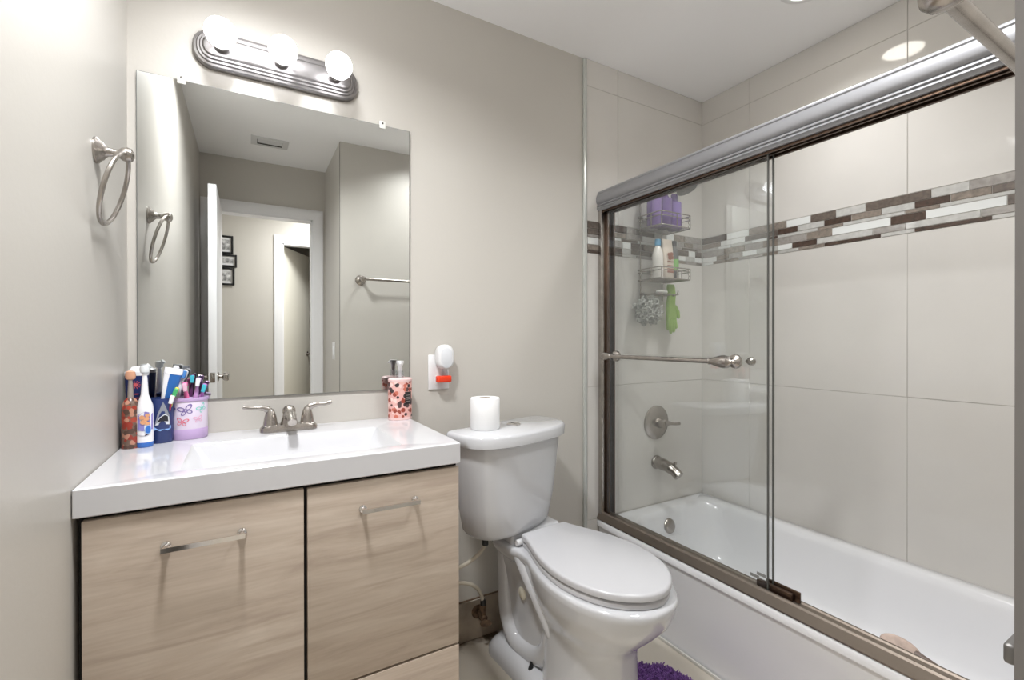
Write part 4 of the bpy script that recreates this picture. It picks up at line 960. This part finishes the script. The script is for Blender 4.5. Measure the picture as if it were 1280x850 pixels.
# lilac butterfly holder
cx, cy, rx, ry = -0.1385, 1.604, 0.0455, 0.0385
def oval(r0, r1, z): return [(p, z) for p in ()]
t = thing('toothbrush_holder', 'lilac toothbrush holder printed with butterflies', 'toothbrush holder', (cx, cy, VT))
obj('holder_body', B().lathe([(rx*0.985, 0.028), (rx, 0.030), (rx, 0.104), (rx*0.985, 0.106)], (cx, cy, VT), n=44, sy=ry/rx), mat('holder pearl', (226, 214, 232), 0.35), t)
obj('base_band', B().lathe([(0, 0), (rx*0.96, 0), (rx*1.01, 0.003), (rx*1.015, 0.026), (rx*0.99, 0.029), (0, 0.029)], (cx, cy, VT), n=44, sy=ry/rx), mat('holder lilac', (190, 164, 206), 0.4), t)
rim = B().lathe([(rx*0.98, 0.106), (rx*1.06, 0.107), (rx*1.08, 0.111), (rx*1.06, 0.115), (rx*0.80, 0.115), (rx*0.78, 0.112), (rx*0.78, 0.06), (0, 0.06)], (cx, cy, VT), n=44, sy=ry/rx)
rim.tube([(cx, cy-ry*0.8, VT+0.112), (cx, cy+ry*0.8, VT+0.112)], 0.003, 8); rim.tube([(cx-rx*0.8, cy, VT+0.112), (cx+rx*0.8, cy, VT+0.112)], 0.003, 8)
obj('rim', rim, mat('holder lilac', (188, 152, 208)), t)
for s0, z0, k, rot, colr in ((-0.004, 0.082, 1.25, 0.3, (128, 110, 168)), (-0.012, 0.050, 1.0, -0.2, (226, 120, 140)), (0.036, 0.085, 0.95, 0.6, (130, 206, 196)), (-0.044, 0.085, 0.9, -0.4, (110, 100, 170)), (0.026, 0.055, 0.8, 0.2, (232, 170, 200)), (-0.046, 0.058, 0.8, 0.4, (130, 110, 180))):
    o = B()
    for sx in (-1, 1):
        for cxx, czz, a, b_, rr in ((0.0075, 0.005, 0.0085, 0.0048, 0.6), (0.0058, -0.005, 0.006, 0.004, -0.6)):
            pts = ell(sx*cxx, czz, a, b_, sx*rr, 12)
            pts = [(s*k*math.cos(rot)-z*k*math.sin(rot)+s0, s*k*math.sin(rot)+z*k*math.cos(rot)+z0) for s, z in pts]
            inner = [((s-s0)*0.0+s, z) for s, z in pts]
            n = len(pts); mx_, mz_ = sum(p[0] for p in pts)/n, sum(p[1] for p in pts)/n
            inn = [(mx_+(p[0]-mx_)*0.62, mz_+(p[1]-mz_)*0.62) for p in pts]
            for i in range(n):
                j = (i+1) % n; cyl_patch(o, (cx, cy, VT), rx, ry, [pts[i], pts[j], inn[j], inn[i]], 0.0008)
    o.bm.verts.ensure_lookup_table()
    obj('butterfly_print', o, mat('butterfly %d' % colr[0], colr, 0.5), t)
G2 = 'toothbrushes in the lilac holder'
brush('teal headed plum toothbrush in the lilac holder', (-0.140, 1.615, VT+0.066), (-0.130, 1.624, VT+0.178), MPu, MT, 0.004, grp=G2)
brush('pink toothbrush at the left in the lilac holder', (-0.137, 1.590, VT+0.066), (-0.146, 1.583, VT+0.160), MP, mat('pink bristle', (240, 190, 214), 0.6), 0.0055, grp=G2)
brush('lilac toothbrush with a white head in the lilac holder', (-0.128, 1.595, VT+0.066), (-0.114, 1.598, VT+0.170), ML, MW, 0.0052, grp=G2)
brush('lilac toothbrush with a teal head leaning right in the lilac holder', (-0.120, 1.600, VT+0.066), (-0.099, 1.602, VT+0.152), mat('brush violet', (196, 130, 206), 0.3), MT, 0.0048, grp=G2)
# soap dispenser
cx, cy, rx, ry = 0.4705, 1.600, 0.0415, 0.0300
t = thing('soap_dispenser', 'pink printed pump soap dispenser at the right end of the vanity top', 'soap dispenser', (cx, cy, VT))
obj('dispenser_body', B().lathe([(0, 0.004), (rx, 0.004), (rx, 0.136), (0, 0.137)], (cx, cy, VT), n=40, sy=ry/rx), blob_mat('pink print', (222, 172, 166), [(150, 66, 52), (84, 62, 62), (236, 206, 200), (198, 110, 92), (60, 50, 52), (226, 180, 172)], 70, 0.55), t)
obj('base_band', B().lathe([(0, 0), (rx*0.97, 0), (rx*1.005, 0.004), (rx*1.005, 0.009), (0, 0.010)], (cx, cy, VT), n=40, sy=ry/rx), mat('dispenser pale pink', (232, 200, 198), 0.35), t)
obj('top_rim', B().lathe([(rx*1.0, 0.132), (rx*1.02, 0.134), (rx*1.02, 0.140), (rx*0.9, 0.144), (0, 0.145)], (cx, cy, VT), n=40, sy=ry/rx), mat('dispenser pale pink', (232, 200, 198)), t)
o = B(); cyl_patch(o, (cx, cy, VT), rx, ry, [(0.008, 0.054), (0.018, 0.054), (0.027, 0.054), (0.036, 0.054), (0.036, 0.097), (0.027, 0.097), (0.018, 0.097), (0.008, 0.097)], 0.0010); lb = obj('black_label', o, M_black, t); lb['label'] = 'black label'
o = B()
for k in range(4): cyl_patch(o, (cx, cy, VT), rx, ry, [(0.013, 0.063+k*0.007), (0.030, 0.063+k*0.007), (0.030, 0.065+k*0.007), (0.013, 0.065+k*0.007)], 0.0016)
obj('label_lines', o, mat('label grey', (150, 140, 138), 0.5), lb)
pm = obj('pump_collar', B().lathe([(0.013, 0.144), (0.013, 0.164), (0.011, 0.168), (0, 0.168)], (cx, cy, VT), n=24), M_clear, t)
obj('pump_stem', B().lathe([(0.006, 0.146), (0.006, 0.168), (0.0075, 0.170), (0.0075, 0.184), (0.0095, 0.188), (0.0125, 0.197), (0.0125, 0.203), (0, 0.204)], (cx, cy, VT), n=20).tube([(cx, cy, VT+0.195), (cx-0.006, cy-0.020, VT+0.196), (cx-0.009, cy-0.031, VT+0.192)], [0.0065, 0.005, 0.004], 12), M_plastic, t)
